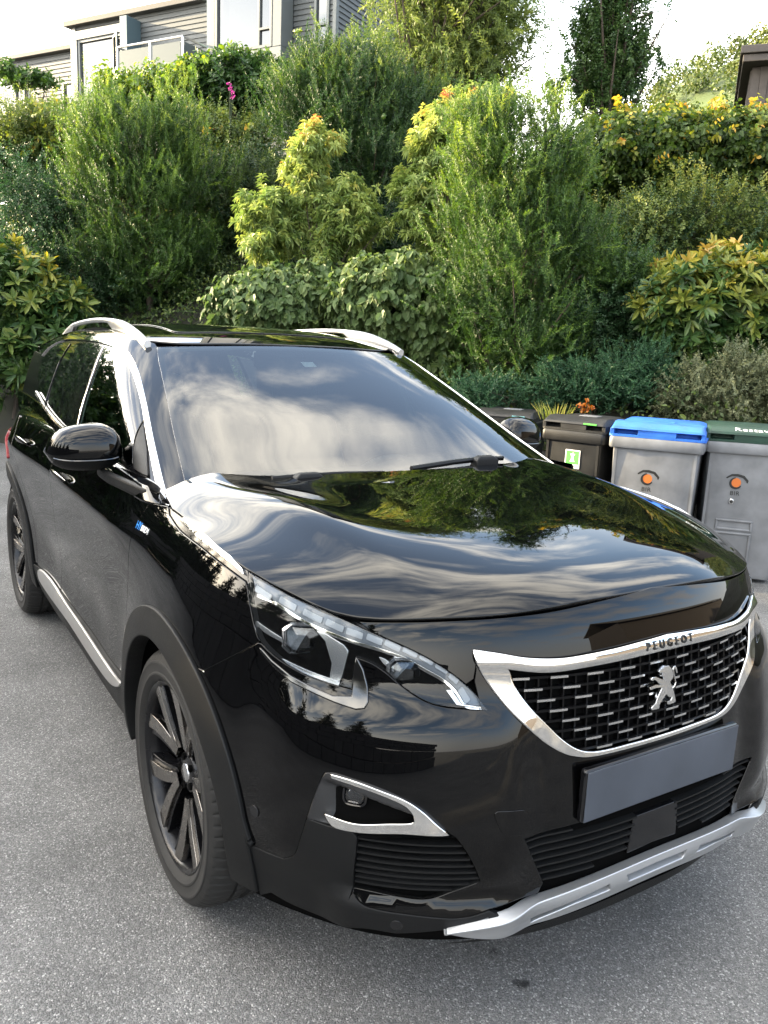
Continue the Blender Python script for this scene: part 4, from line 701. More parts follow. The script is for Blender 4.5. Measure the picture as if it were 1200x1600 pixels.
def patch(name, fn, outer, mat, parent, off=0., h=.022, holes=(), fil=.0022, depth=.016, gap=.0022, mirror=False, cen=None, kinds=None, free=None):
    """a panel cut from surface fn along a closed outline in the surface's own coordinates, with a rounded, turned-in edge"""
    cen = cen or CEN[fn.__name__]
    outs = [inset(dens(outer, .012, True), gap)]+[inset(dens(q, .012, True), -gap) for q in holes]
    if mirror: outs = [o*np.array([-1, 1]) for o in outs]
    if mirror and fn.__name__ in ('Hood', 'Roof'): raise ValueError
    lo, hi = outs[0].min(0), outs[0].max(0)
    gx, gy = np.meshgrid(np.arange(lo[0]+h*.37, hi[0], h), np.arange(lo[1]+h*.41, hi[1], h*.9)); gx = gx+(np.arange(gx.shape[0]) % 2)[:, None]*h*.5
    C = np.stack([gx.ravel(), gy.ravel()], -1); k = inpoly(C, outs[0])
    for q in outs[1:]: k &= ~inpoly(C, q)
    C = C[k]; bd = np.vstack(outs)
    if len(C):
        dm = np.full(len(C), 9.)
        for i in range(0, len(bd), 256): dm = np.minimum(dm, np.sqrt(((C[:, None]-bd[None, i:i+256])**2).sum(-1)).min(1))
        C = C[dm > h*.45]
    vs = []; ed = []; 
    for q in outs:
        b = len(vs); vs += [Vector(map(float, p)) for p in q]; ed += [(b+i, b+(i+1) % len(q)) for i in range(len(q))]
    vs += [Vector(map(float, p)) for p in C]
    rv, re, rf, ov, oe, of = delaunay_2d_cdt(vs, ed, [], 2, 1e-6)
    UV = np.array([(p.x, p.y) for p in rv]); F = np.array(rf)
    if len(outs) > 1 or True:
        c = UV[F].mean(1); k = inpoly(c, outs[0])
        for q in outs[1:]: k &= ~inpoly(c, q)
        F = F[k]
    P, N = nrml(fn, UV[:, 0], UV[:, 1], cen)
    o_ = off(UV[:, 0], UV[:, 1]) if callable(off) else off
    if callable(off):
        e = 2e-4; g = lambda u, v: (lambda Q: Q[0]+Q[1]*off(u, v)[:, None])(nrml(fn, u, v, cen))
        n = unit(np.cross(g(UV[:, 0]+e, UV[:, 1])-g(UV[:, 0]-e, UV[:, 1]), g(UV[:, 0], UV[:, 1]+e)-g(UV[:, 0], UV[:, 1]-e))); P = P+N*o_[:, None]; n *= np.sign((n*N).sum(-1))[:, None]; N = n
    else: P = P+N*o_
    fn_ = np.cross(P[F[:, 1]]-P[F[:, 0]], P[F[:, 2]]-P[F[:, 0]]); fl = (fn_*N[F].mean(1)).sum(-1) < 0; F[fl] = F[fl][:, ::-1]
    # boundary edges, in face direction
    E = np.vstack([F[:, [0, 1]], F[:, [1, 2]], F[:, [2, 0]]]); S = set(map(tuple, E)); bE = [(a, b) for a, b in S if (b, a) not in S]
    V = [P]; NN = [N]; faces = [F]; base = len(P)
    if depth and bE:
        bi = sorted({i for e in bE for i in e}); m = {v: i for i, v in enumerate(bi)}; nb = len(bi); Tn = np.zeros((nb, 3))
        for a, b in bE:
            t = np.cross(P[b]-P[a], N[a]+N[b]); t /= np.linalg.norm(t)+1e-12; Tn[m[a]] += t; Tn[m[b]] += t
        Tn = unit(Tn); Pb, Nb = P[bi], N[bi]
        V += [Pb+Tn*fil*.7-Nb*fil*.3, Pb+Tn*fil-Nb*fil, Pb+Tn*fil-Nb*depth]; NN += [unit(Nb+Tn), Tn, Tn]
        B0 = base; q = []
        for a, b in bE:
            i, j = m[a], m[b]; q.append((b, a, B0+i, B0+j)); q.append((B0+j, B0+i, B0+nb+i, B0+nb+j)); q.append((B0+nb+j, B0+nb+i, B0+2*nb+i, B0+2*nb+j))
        faces.append(np.array(q))
    return mk(name, np.vstack(V), faces, mat, parent, nrm=np.vstack(NN))
def S_of(x, z):
    """side coordinate of the belt surface at a given x"""
    x = np.asarray(x, float); z = np.broadcast_to(np.asarray(z, float), x.shape); s = pi/2-x
    for _ in range(25):
        e = 1e-3; f = B(s, z)[..., 0]; g = (B(s+e, z)[..., 0]-f)/e; s = np.clip(s-np.clip((f-x)/np.where(np.abs(g) < .05, -.05, g), -.1, .1), .3, 5.05)
    return s
def xz(pts, smooth=True):
    p = spl(pts, .02) if smooth else dens(pts, .02); return np.stack([S_of(p[:, 0], p[:, 1]), p[:, 1]], -1)
def circ(xc, r, a0, a1, n=48):
    a = np.radians(np.linspace(a0, a1, n)); x, z = xc+r*np.cos(a), .355+r*np.sin(a); return np.stack([S_of(x, z), z], -1)
def mir(c): return np.asarray(c)*np.array([-1, 1])
def both(name, fn, outer, mat, parent, **k):
    a = patch(name, fn, outer, mat, parent, **k); b = patch(name, fn, outer, mat, parent, mirror=True, **k); return a, b
# materials
M_PAINT = plain('black_paint', (.001, .001, .0012), .015, spec=.5, ior=1.43)
M_PLAST = plain('black_plastic', (.0055, .0057, .006), .52, bump=.35, bscale=900, spec=.25, var=.12, vscale=6)
M_GLOSSB = plain('gloss_black_trim', (.006, .006, .007), .10, spec=.5)
M_LATT = plain('lattice_plastic', (.003, .003, .0035), .35, spec=.18); M_DARK = plain('dark_void', (.003, .003, .003), .9, spec=.03)
M_CHROME = plain('chrome', (.80, .79, .77), .05, metal=1)
M_SATIN = plain('satin_metal', (.66, .66, .66), .22, metal=1, var=.05, vscale=20)
M_SILVER = plain('silver_paint', (.48, .49, .505), .35, metal=.75, bump=.05, bscale=600)
M_RUBBER = plain('tyre_rubber', (.0135, .0128, .012), .75, bump=.3, bscale=150, var=.25, vscale=9)
M_RIM = plain('dark_wheel_metal', (.010, .010, .0115), .26, metal=.4, spec=.6, var=.1, vscale=12)
M_MACH = plain('machined_metal', (.30, .28, .26), .24, metal=1, var=.1, vscale=30)
M_WS = glassmat('windscreen_glass', (.36, .44, .45), 1.0, 1.56)
M_SG = glassmat('side_glass', (.30, .38, .33), 1.0, 1.6)
M_PG = plain('privacy_glass', (.004, .005, .005), .03, spec=.55)
M_LENS = glassmat('lens_clear', (.93, .95, .96), 1.0, 1.45)
M_DRL = plain('light_guide', (.36, .39, .43), .25, spec=.5)
M_LAMPIN = plain('lamp_housing', (.075, .077, .08), .22, spec=.5)
M_CRYS = glassmat('projector_glass', (.88, .92, .96), 1.0, 1.8)
M_POD = plain('pod_plastic', (.020, .020, .021), .42, bump=.3, bscale=900, spec=.4); M_SILL = plain('satin_sill', (.46, .45, .44), .38, metal=.8, var=.06, vscale=20); M_PLATE = plain('number_plate_face', (.056, .064, .080), .40, spec=.4, var=.30, vscale=4)
M_INT = plain('cabin_plastic', (.018, .018, .019), .7); M_SEAT = plain('seat_cloth', (.03, .03, .032), .9, bump=.3, bscale=300)
M_BLUEC = plain('blue_enamel', (.03, .22, .62), .3); M_WHITE = plain('white_print', (.75, .75, .74), .4); M_RED = plain('red_lens', (.25, .008, .008), .08, spec=.6)
M_BLACKP = plain('black_print', (.008, .008, .008), .5)
car = empty('car', (0, 0, 0)); tag(car, 'glossy black family SUV with a chrome grille, parked on the asphalt', 'car')
Z0 = .10
# ---- outlines shared by neighbouring panels
hoodline = T['hoodline']; hl0 = np.vstack([[0., 1.0315], hoodline[1:]])
HR = spl(hl0[:5]); HS = spl(hl0[4:9]); HB = spl(hl0[8:])
gapA = xz([(-.335, 1.066), (-.355, 1.02), (-.37, .956), (-.40, .80), (-.45, .60), (-.485, .456), (-.49, .36)])
gapB = xz([(-1.575, 1.085), (-1.60, .90), (-1.63, .7), (-1.66, .50), (-1.66, .36)])
gapC = xz([(-2.62, 1.085), (-2.50, .98), (-2.36, .86), (-2.24, .74), (-2.16, .62), (-2.14, .5), (-2.14, .36)])
sillhi = xz([(-.47, .452), (-.75, .418), (-1.1, .415), (-1.6, .41), (-2.18, .40)])
archF = circ(0, .482, 178, 33); archFi = circ(0, .402, 182, 6)
archR = circ(-2.675, .482, 176, 4); archRi = circ(-2.675, .402, 186, -6)
gapFB = spl(T['gap_fb'])
# inner dark shell behind all gaps
shell = poly(dens([(0, .22), (0, 1.0)]), dens([(.75, .95), (1.2, 1.0), (1.7, 1.06), (4.2, 1.06), (5.05, 1.0), (5.05, .22), (4.6, .22)]), circ(-2.675, .40, -20, 200)[:, :], dens([(2.2, .22), (1.9, .22)]), circ(0, .40, 200, -20), dens([(1.1, .22), (.5, .22)]))
both('body_shell', B, shell, M_DARK, car, off=-.020, h=.06, depth=0, gap=0)
# ---- hood
hp = B(np.array(HR)[:, 0], np.array(HR)[:, 1]); hs_ = B(HS[:, 0], HS[:, 1]); hb = B(HB[:, 0], HB[:, 1])
edge = np.vstack([hp, hs_, hb])[:, :2]; rear = np.array([(-.30, -.815), (-.40, -.785), (-.42, -.72), (-.33, -.60), (-.26, -.40), (-.225, -.2), (-.215, 0)])
half = poly(dens(edge, .012), spl(rear)); full = poly(half, (half*np.array([1, -1]))[::-1])
hood = patch('hood', Hood, full, M_PAINT, car, h=.02, depth=.02, fil=.004, gap=.003)
# ---- nose panel between hood edge and grille
grt = spl(T['gr_top'][:-1]); grt = poly(grt, [(0, .9305)])
hlt = spl(T['hl_top']); i_s = int(np.argmin(np.abs(hlt[:, 0]-.80)))
nose_r = poly(HR, hlt[i_s:int(np.argmin(np.abs(hlt[:, 0]-.555)))], [(.545, .872)], spl(T['gr_left'][1:2][::-1]) , grt)
nose = poly(nose_r, mir(nose_r)[::-1]); patch('nose_panel', B, nose, M_PAINT, car, h=.02, off=-.002)
# ---- headlight recess, bumper
hl = poly(spl(T['hl_top']), spl(T['hl_low']), spl(T['hl_notch']), spl(T['hl_left']))
grl = spl(poly(T['gr_left'], [(.12, .683), (0, .682)])); pod_top = spl(T['pod'][:8]); slat = T['slat']
lip = spl(T['lip_low'][1:]); lipend = lip[-1]
cb0, cb1 = T['clad_top'], T['clad_bot']
ct = spl(poly(cb0[:3])); ctx = spl(cb0[2:])
bump_r = poly([(0, .6815)], grl[::-1], [T['gr_left'][1]], [(.545, .868)], spl(T['hl_low'])[1:], spl(T['hl_notch']), spl(T['hl_left'])[:int(.62*len(spl(T['hl_left'])))], gapFB, circ(0, .482, 60, 14), ct, ctx, [T['pod'][12]], spl(T['pod'][[13, 14, 0, 1]]), pod_top[pod_top[:, 0] < .85], spl(slat[2:7]), spl(slat[6:13]), [(.80, .378)], lip, [(.36, .40), T['intake'][0]], [(.30, .530), (0, .545)])
both_b = poly(bump_r, mir(bump_r)[::-1])
bumper = patch('bumper', B, both_b, M_PAINT, car, h=.02)
cov = inset(dens(poly(T['cover']), .012, True), -.001)
# rounded tow-eye cover and parking sensors
def rounded(p, r=.012):
    p = np.asarray(p, float); n = len(p); out = []
    for i in range(n):
        a, b, c = p[i-1], p[i], p[(i+1) % n]; d1, d2 = unit(a-b), unit(c-b); s, e = b+d1*r, b+d2*r
        out += [s*(1-t)**2+2*b*t*(1-t)+e*t*t for t in np.linspace(0, 1, 5)]
    return np.array(out)
patch('tow_eye_cover', B, rounded(T['cover'], .02), M_PAINT, bumper, off=.0022, h=.02, depth=.004, gap=.001, fil=.0015)
def ring(c, r, n=24): a = np.linspace(0, 2*pi, n, endpoint=False); return np.stack([c[0]+r*np.cos(a), c[1]+r*np.sin(a)], -1)
for sx_ in (False, True):
    for c in (T['sensor'][0], T['sensor'][1]):
        q = patch('parking_sensor', B, ring(c, .013), M_GLOSSB, bumper, off=.003, h=.01, depth=.006, gap=0, mirror=sx_, fil=.001)
# ---- matte cladding of the bumper corner
podb = spl(T['pod'][7:13])
clad = poly(ct, ctx, [T['pod'][12]], spl(T['pod'][9:12][::-1])[1:-1], [slat[0]], spl(slat[12:][::-1]), [(.803, .378)], spl(T['lip_low'][:9]), [(.46, .345), (.50, .335)], spl(T['skid_top'][:3])[::-1], spl(cb1[1:]), circ(0, .482, -10, 8))
c1, c2 = both('bumper_cladding', B, clad, M_PLAST, car, off=.002, h=.025)
for m_ in (c1, c2): pass
# ---- centre intake behind the plate, skid plate
intake_r = poly([(0, .545)], [(.30, .530)], spl(T['intake'][:3]), lip[lip[:, 0] < .40], [(.34, .372), (.2, .385), (0, .392)])
def hollow(name, outer, d, parent, mat=M_DARK, mirror=False, fn=B, **k): return patch(name, fn, outer, mat, parent, off=-d, h=.03, depth=0, gap=-.004, mirror=mirror, **k)
itk = hollow('lower_intake', poly(intake_r, mir(intake_r)[::-1]), .035, car, M_GLOSSB)
def slats(name, outer, zs, parent, d0=-.004, d1=-.03, th=.004, mirror=False, s_lo=None, tilt=0., bend=0.):
    """thin louvres following the body surface inside an outline"""
    mb = MB(); o = outer*np.array([-1, 1]) if mirror else outer
    for z in zs:
        ss = np.linspace(o[:, 0].min(), o[:, 0].max(), 120); zz = z+tilt*(np.abs(ss)-np.abs(o[:, 0]).min())+bend*(np.abs(ss)-np.abs(o[:, 0]).mean())**2
        k = inpoly(np.stack([ss, zz], -1), o)
        if k.sum() < 3: continue
        runs = np.split(ss[k], np.where(np.diff(np.where(k)[0]) > 1)[0]+1); zr = np.split(zz[k], np.where(np.diff(np.where(k)[0]) > 1)[0]+1)
        for r, z_ in zip(runs, zr):
            if len(r) < 12: continue
            P, N = nrml(B, r, z_, CEN['B']); a = P+N*d0; b = P+N*d1+np.array([0, 0, .004]); rings = []
            for p, q in zip(a, b): rings.append([p+[0, 0, th/2], p-[0, 0, th/2], q-[0, 0, th/2], q+[0, 0, th/2]])
            mb.loft(rings)
    return mb.build(name, M_PLAST, parent)
fin_r = poly([(.07, .50)], T['intake'][:2][::1], [(.345, .392), (.1, .415)])
for m_ in (False, True): slats('louvre', fin_r, np.arange(.405, .53, .0185), itk, mirror=m_)
ipan = poly([(0, .50), (.085, .50), (.095, .405), (0, .41)]); patch('radar_panel', B, poly(ipan, mir(ipan)[::-1]), M_GLOSSB, itk, off=-.006, h=.03, depth=.02)
def smooth_mid(p, z0):
    q = np.vstack([p[np.abs(p[:, 0]) < .62], [(0, z0)]*3]); c = np.polyfit(np.abs(q[:, 0])**2, q[:, 1], 2); return c
ct_, cb_ = smooth_mid(T['skid_top'][:9], .3885), smooth_mid(T['skid_bot'][1:8], .326); ss_ = np.linspace(.60, 0, 44)
sk_t = np.stack([ss_, np.polyval(ct_, ss_**2)], -1); sk_b = np.stack([ss_, np.minimum(np.polyval(cb_, ss_**2), sk_t[:, 1]-.004)], -1)
def slot(u0, u1, zt0, zt1, h0, h1): return np.array([(u0, zt0), (u1, zt1), (u1-.01 if u1 > u0 else u1, zt1-h1), (u0+.0, zt0-h0)])
skid = poly(sk_t, sk_b[::-1]); skid2 = poly(skid[:len(sk_t)], mir(sk_t)[::-1], mir(sk_b), sk_b[::-1])
h1 = np.array([(.395, .322), (.25, .356), (.175, .3655), (.165, .345), (.27, .335), (.39, .306)]); h2 = np.array([(.115, .371), (0, .373), (-.115, .371), (-.105, .350), (0, .351), (.105, .350)])
skp = patch('skid_plate', B, skid2, M_SILVER, car, off=lambda u, v: .012+.010*gauss(v-.36, .03), h=.016, holes=[h1, mir(h1)[::-1], h2], fil=.003, depth=.03)
chin = poly([(.98, .30), (.6, .30), (.3, .34), (0, .355), (0, .27), (.3, .26), (.6, .22), (.98, .22)]); patch('chin', B, poly(chin, mir(chin)[::-1]), M_PLAST, car, off=-.012, h=.04, depth=0, gap=0)
# ---- grille
gi = spl(poly(T['gi_left'], [(.12, .690), (0, .689)])); git = spl(poly(T['gi_top'][:4], [(0, .8985)]))
gout = poly(grt, grl[::-1]); ginn = poly(git, gi[::-1])
gout2 = poly(grt, mir(grt)[::-1], mir(grl), grl[::-1]); ginn2 = poly(git, mir(git)[::-1], mir(gi), gi[::-1])
def gs_off(u, v):
    dtop = np.interp(np.abs(u), git[::-1, 0], git[::-1, 1]); return .006+.010*gauss(v-dtop-.016, .018)
gsur = patch('grille_surround', B, gout2, M_CHROME, car, off=gs_off, h=.009, holes=[ginn2], fil=.004, depth=.022, gap=.001)
grl_b = hollow('grille', ginn2, .045, car, M_DARK)
mb = MB(); mc = MB(); rows = np.arange(.700, .905, .0245); gin_t = inset(ginn2, .006)
def bar(mbx, uv0, uv1, w, d0, d1, vert=False, n=8):
    t = np.linspace(0, 1, n); u = uv0[0]+(uv1[0]-uv0[0])*t; v = uv0[1]+(uv1[1]-uv0[1])*t; P, N = nrml(B, u, v, CEN['B']); e = np.array([0, w/2, 0]) if vert else np.array([0, 0, w/2])
    mbx.loft([[p+n_*d0+e, p+n_*d0-e, p+n_*d1-e, p+n_*d1+e] for p, n_ in zip(P, N)])
gu = .0335
for j, z in enumerate(rows):
    ss = np.linspace(-.6, .6, 481); k = inpoly(np.stack([ss, np.full_like(ss, z)], -1), ginn2); s_ = ss[k]
    if len(s_) > 4: bar(mb, (s_.min(), z), (s_.max(), z), .006, -.006, -.038, n=40)
    for c in range(-18, 19):
        if (c+2*j) % 3: continue
        u0, u1 = (c-.70)*gu, (c+.70)*gu; u0, u1 = max(u0, s_.min()+.004) if len(s_) else u0, min(u1, s_.max()-.004) if len(s_) else u1
        if u1-u0 > .018 and inpoly(np.array([[(u0+u1)/2, z]]), ginn2)[0]: bar(mc, (u0, z), (u1, z), .0055, .0005, -.008, n=5); mc.build('chrome_insert', M_SATIN, grl_b); mc = MB()
    for c in range(-18, 19):
        u = (c+.5)*gu+((j % 2)*0); z1 = z+.0245; sh = .006*(-1 if u > 0 else 1)*0
        if inpoly(np.array([[u, z+.002]]), ginn2)[0] and inpoly(np.array([[u, min(z1, .9)-.002]]), ginn2)[0]: bar(mb, (u, z+.003), (u, z1-.003), .0045, -.008, -.036, True, 3)
mb.build('lattice', M_LATT, grl_b)
# emblem: standing lion, flat raised metal
def onB(pts, off): P, N = nrml(B, pts[:, 0], pts[:, 1], CEN['B']); return P+N*off
def flat_emblem(name, polys, mat, parent, off, th, bev=.0012):
    mb = MB()
    for p in polys:
        q = np.asarray(p); a, b = onB(q, off), onB(q, off+th)
        if area(q) > 0: pass
        n = len(q); mb.add(list(a)+list(b), [tuple(range(n)), tuple(range(2*n-1, n-1, -1))]+[(i, n+i, n+(i+1) % n, (i+1) % n) for i in range(n)])
    o = mb.build(name, mat, parent); bm = bmesh.new(); bm.from_mesh(o.data); bmesh.ops.recalc_face_normals(bm, faces=bm.faces); bm.to_mesh(o.data); bm.free()
    if bev: m = o.modifiers.new('b', 'BEVEL'); m.width = bev; m.segments = 2; m.limit_method = 'ANGLE'
    return o
LION = np.array([[0.0182, 0.8625], [0.0053, 0.8617], [-0.0038, 0.856], [-0.0101, 0.8479], [-0.0148, 0.8368], [-0.0146, 0.8296], [-0.0037, 0.8221], [-0.0075, 0.8142], [-0.0168, 0.8011], [-0.0248, 0.783], [-0.0286, 0.7697], [-0.0244, 0.7673], [-0.0064, 0.7664], [0.0029, 0.7681], [0.0025, 0.7753], [-0.0088, 0.7764], [-0.0133, 0.7829], [-0.0016, 0.785], [0.0089, 0.7941], [0.0179, 0.7864], [0.027, 0.7797], [0.0327, 0.7714], [0.0337, 0.7632], [0.0603, 0.7639], [0.0622, 0.7694], [0.0579, 0.7737], [0.0474, 0.7781], [0.0421, 0.7905], [0.035, 0.8017], [0.0278, 0.8108], [0.0312, 0.8139], [0.0486, 0.8153], [0.0685, 0.8134], [0.0711, 0.8199], [0.0645, 0.8219], [0.0492, 0.8235], [0.0333, 0.8199], [0.0399, 0.8251], [0.0498, 0.8328], [0.0562, 0.8359], [0.0638, 0.834], [0.0681, 0.8387], [0.0628, 0.8429], [0.0504, 0.8421], [0.0344, 0.8355], [0.0213, 0.8303], [0.0251, 0.8391], [0.0347, 0.8406], [0.0365, 0.845], [0.0269, 0.8425], [0.0289, 0.8489], [0.0366, 0.847], [0.0423, 0.853], [0.0387, 0.8555], [0.0293, 0.8591]]
); TAIL = np.array([[-0.0116, 0.8041], [-0.0211, 0.8098], [-0.0242, 0.8165], [-0.0189, 0.8299], [-0.0136, 0.8453], [-0.0106, 0.8498], [-0.0146, 0.8564], [-0.0213, 0.8574], [-0.0272, 0.8523], [-0.0307, 0.8383], [-0.028, 0.8377], [-0.0227, 0.8479], [-0.0183, 0.8507], [-0.0161, 0.8469], [-0.019, 0.8382], [-0.0231, 0.8271], [-0.0279, 0.8159], [-0.0247, 0.806], [-0.0141, 0.8012]]
)
flat_emblem('emblem', [LION, TAIL], M_SATIN, grl_b, .004, .009)
def text_mesh(txt, size, sp=1.0, ext=0.0):
    cu = bpy.data.curves.new('t', 'FONT'); cu.body = txt; cu.size = size; cu.space_character = sp; cu.align_x = 'CENTER'; cu.align_y = 'CENTER'; cu.extrude = ext; cu.resolution_u = 3
    o = bpy.data.objects.new('t', cu); COL.objects.link(o); dg = bpy.context.evaluated_depsgraph_get(); me = bpy.data.meshes.new_from_object(o.evaluated_get(dg)); bpy.data.objects.remove(o)
    V = np.array([v.co[:] for v in me.vertices]); F = [tuple(p.vertices) for p in me.polygons]; bpy.data.meshes.remove(me); return V, F
V, F = text_mesh('PEUGEOT', .0265, 1.8, .0028)
uv = np.stack([-(V[:, 0])*.98+.0, .9135+V[:, 1]], -1); P, N = nrml(B, uv[:, 0], uv[:, 1], CEN['B'])
mk('lettering', P+N*(gs_off(uv[:, 0], uv[:, 1])+.0002+V[:, 2])[:, None], F, M_BLACKP, gsur, smooth=False)
# ---- headlights (trim, housing, lens, lamps)
def headlight(m):
    sg = np.array([-1, 1]) if m else np.array([1, 1])
    H = patch('headlight', B, hl, M_LAMPIN, car, off=-.045, h=.025, depth=0, gap=-.004, mirror=m)
    # side walls of the bowl
    q = inset(dens(hl, .012, True), .001)*sg; P0, N0 = nrml(B, q[:, 0], q[:, 1], CEN['B']); n = len(q)
    mk('bowl_wall', np.vstack([P0-N0*.003, P0-N0*.046]), [np.array([(i, (i+1) % n, n+(i+1) % n, n+i) for i in range(n)])], M_LAMPIN, H)
    patch('lens', B, hl, M_LENS, H, off=.001, h=.025, depth=.004, gap=.0022, mirror=m)
    # running-light strip along the top edge
    top = spl(T['hl_top'][:13]); low = spl(T['drl_low']); st = inset(dens(poly(top, low[::-1]), .012, True), .003)
    patch('light_strip', B, st, M_GUIDE, H, off=-.010, h=.02, depth=.006, gap=0, mirror=m)
    sg_ = T['drl_seg'].reshape(-1, 2, 2)
    for a, b in sg_:
        d = unit(b-a); nn = np.array([-d[1], d[0]])*.0062; sl_ = np.array([a+nn, b+nn, b-nn, a-nn]); patch('running_light', B, rounded(sl_, .003), M_DRL, H, off=-.0062, h=.02, depth=.003, gap=0, mirror=m, fil=.001)
    # chrome line under the strip
    ln = poly(low, (low+np.array([0, -.0055]))[::-1]); patch('chrome_line', B, ln, M_CHROME, H, off=-.014, h=.02, depth=.004, gap=0, mirror=m)
    # projectors: faceted glass block in a bright collar
    for (c, r) in ((T['proj'][0], .036), (T['proj'][1], .031)):
        c = c*sg; P, N = nrml(B, c[:1], c[1:], CEN['B']); P, N = P[0], N[0]; N = unit(N+np.array([.6, 0, -.15])); t = unit(np.cross([0, 0, 1], N)); w_ = np.cross(N, t)
        mb = MB(); rings = []
        for rr, dd in ((r*1.12, -.05), (r*1.15, -.022), (r*1.02, -.016), (r*.98, -.022)):
            rings.append([P+N*dd+(t*sx_*rr*1.15+w_*sz_*rr*.9) for sx_, sz_ in ((-.62, -1), (.62, -1), (1, -.55), (1, .55), (.62, 1), (-.62, 1), (-1, .55), (-1, -.55))])
        mb.loft(rings, cap=True); mb.build('lamp_collar', M_REFL, H)
        mb = MB(); rings = [[P+N*dd+(t*sx_*rr*1.15+w_*sz_*rr*.9) for sx_, sz_ in ((-.62, -1), (.62, -1), (1, -.55), (1, .55), (.62, 1), (-.62, 1), (-1, .55), (-1, -.55))] for rr, dd in ((r*.95, -.022), (r*.9, -.012), (r*.45, -.005))]
        mb.loft(rings); mb.build('projector', M_CRYS, H)
    bl = dens(T['blade']+np.array([.014, 0]), .012, True); patch('reflector_blade', B, poly(bl), M_REFL, H, off=-.012, h=.015, depth=.025, mirror=m, gap=0)
    for q_ in ('hl_in1', 'hl_in2', 'hl_in3'): patch('reflector_rim', B, dens(T[q_]+np.array([.010, 0]), .012, True), M_REFL, H, off=-.010, h=.012, depth=.012, gap=0, mirror=m, fil=.0015)
    # bright lower rim inside
    rim = T['hl_left'][1:7]; rr = spl(rim); rr2 = poly(rr+np.array([0, .010]), (rr+np.array([-.001, .018]))[::-1]); patch('reflector_rim', B, rr2, M_REFL, H, off=-.022, h=.015, depth=.012, gap=0, mirror=m)
    r2 = spl(T['hl_low'][:7]); r3 = poly(r2+np.array([.0, .008]), (r2+np.array([0, .013]))[::-1]); patch('reflector_rim', B, r3, M_REFL, H, off=-.022, h=.015, depth=.012, gap=0, mirror=m)
    tb = T['drl_low'][-3:]; tq = poly(tb+np.array([.012, -.0]), (tb+np.array([.022, 0]))[::-1]); patch('reflector_rim', B, tq, M_CHROME, H, off=-.012, h=.015, depth=.012, gap=0, mirror=m)
    patch('headlight_trim', B, HT, M_GLOSSC, H, off=.004, h=.012, depth=.012, gap=.0, mirror=m, fil=.003)
M_GUIDE = plain('strip_plastic', (.13, .15, .18), .22, spec=.5); M_GLOSSC = plain('dark_chrome', (.10, .10, .10), .12, metal=1); M_REFL = plain('reflector', (.60, .61, .63), .18, metal=.85, spec=.6)
HT = T['hl_trim'].copy(); HT[:6] = HT[:6]*.35+T['hl_trim'][[17, 16, 15, 14, 13, 12]]*.65; HT[5] = T['hl_trim'][5]*.7+T['hl_trim'][12]*.3; HT = poly(HT)
for m_ in (False, True): headlight(m_)
# ---- fog lamp pods with bright boomerang, lower louvred vents
def fogpod(m):
    sg = np.array([-1, 1]) if m else np.array([1, 1])
    pod = poly(spl(T['pod'][:8]), spl(T['pod'][7:12]), [T['pod'][12]], spl(T['pod'][[13, 14, 0]]))
    # the pod sinks towards its bright nose
    c0 = np.array([.76, .59])
    def off(u, v):
        a = np.abs(u); bx = sstep(.90, .78, a)*sstep(.60, .70, a); return .001-.045*bx*sstep(.535, .56, v)*sstep(.655-.28*np.clip(.86-a, 0, 1), .63-.28*np.clip(.86-a, 0, 1), v)
    pd = patch('fog_lamp_pod', B, pod, M_POD, car, off=off, h=.008, depth=.012, mirror=m)
    bo = poly(spl(T['boom_out']), spl(T['boom_low']), spl(T['boom_in1']), spl(T['boom_in2']))
    patch('bright_trim', B, bo, M_CHROME, pd, off=lambda u, v: .004+.006*gauss(np.abs(u)-.63, .05), h=.008, depth=.03, gap=0, mirror=m, fil=.0025)
    c = T['fog'][0]*sg; P, N = nrml(B, c[:1], c[1:], CEN['B']); P, N = P[0], N[0]; t = unit(np.cross([0, 0, 1], N)); w_ = np.cross(N, t)
    def rr(r, d, k=1.15): return [P+N*d+t*r*k*math.copysign(abs(cos(a))**.6, cos(a))+w_*r*math.copysign(abs(sin(a))**.6, sin(a)) for a in np.linspace(0, 2*pi, 20, endpoint=False)]
    mb = MB(); mb.loft([rr(.024, -.05), rr(.024, -.012), rr(.020, -.010), rr(.018, -.018)]); fl_ = mb.build('fog_lamp', M_GLOSSB, pd, smooth=True)
    mb = MB(); mb.loft([rr(.018, -.02), rr(.0175, -.011), rr(.012, -.008)]); mb.build('fog_lamp_lens', M_CRYS, pd)
    v = hollow('air_vent', poly(spl(slat[:3]), spl(slat[2:7]), spl(slat[6:13]), spl(slat[12:])), .05, car, mirror=m)
    q = dens(slat, .012, True)*sg; P0, N0 = nrml(B, q[:, 0], q[:, 1], CEN['B']); n = len(q); mk('vent_wall', np.vstack([P0-N0*.001, P0-N0*.052]), [np.array([(i, (i+1) % n, n+(i+1) % n, n+i) for i in range(n)])], M_PLAST, v)
    slats('louvre', slat, np.arange(.4125, .535, .0165), v, d0=-.004, d1=-.045, th=.0042, mirror=m)
for m_ in (False, True): fogpod(m_)
# ---- number plate (left blank) on its carrier
xp = float(B(np.array(.0), np.array(.56))[0])
mb = MB(); mb.box((xp-.014, -.262, .540), (xp+.006, .268, .668)); pl_ = mb.build('number_plate', M_GLOSSB, car, bevel=.006)
mb = MB(); mb.box((xp+.0065, -.258, .5435), (xp+.0092, .264, .6645)); mb.build('plate_face', M_PLATE, pl_, bevel=.001)
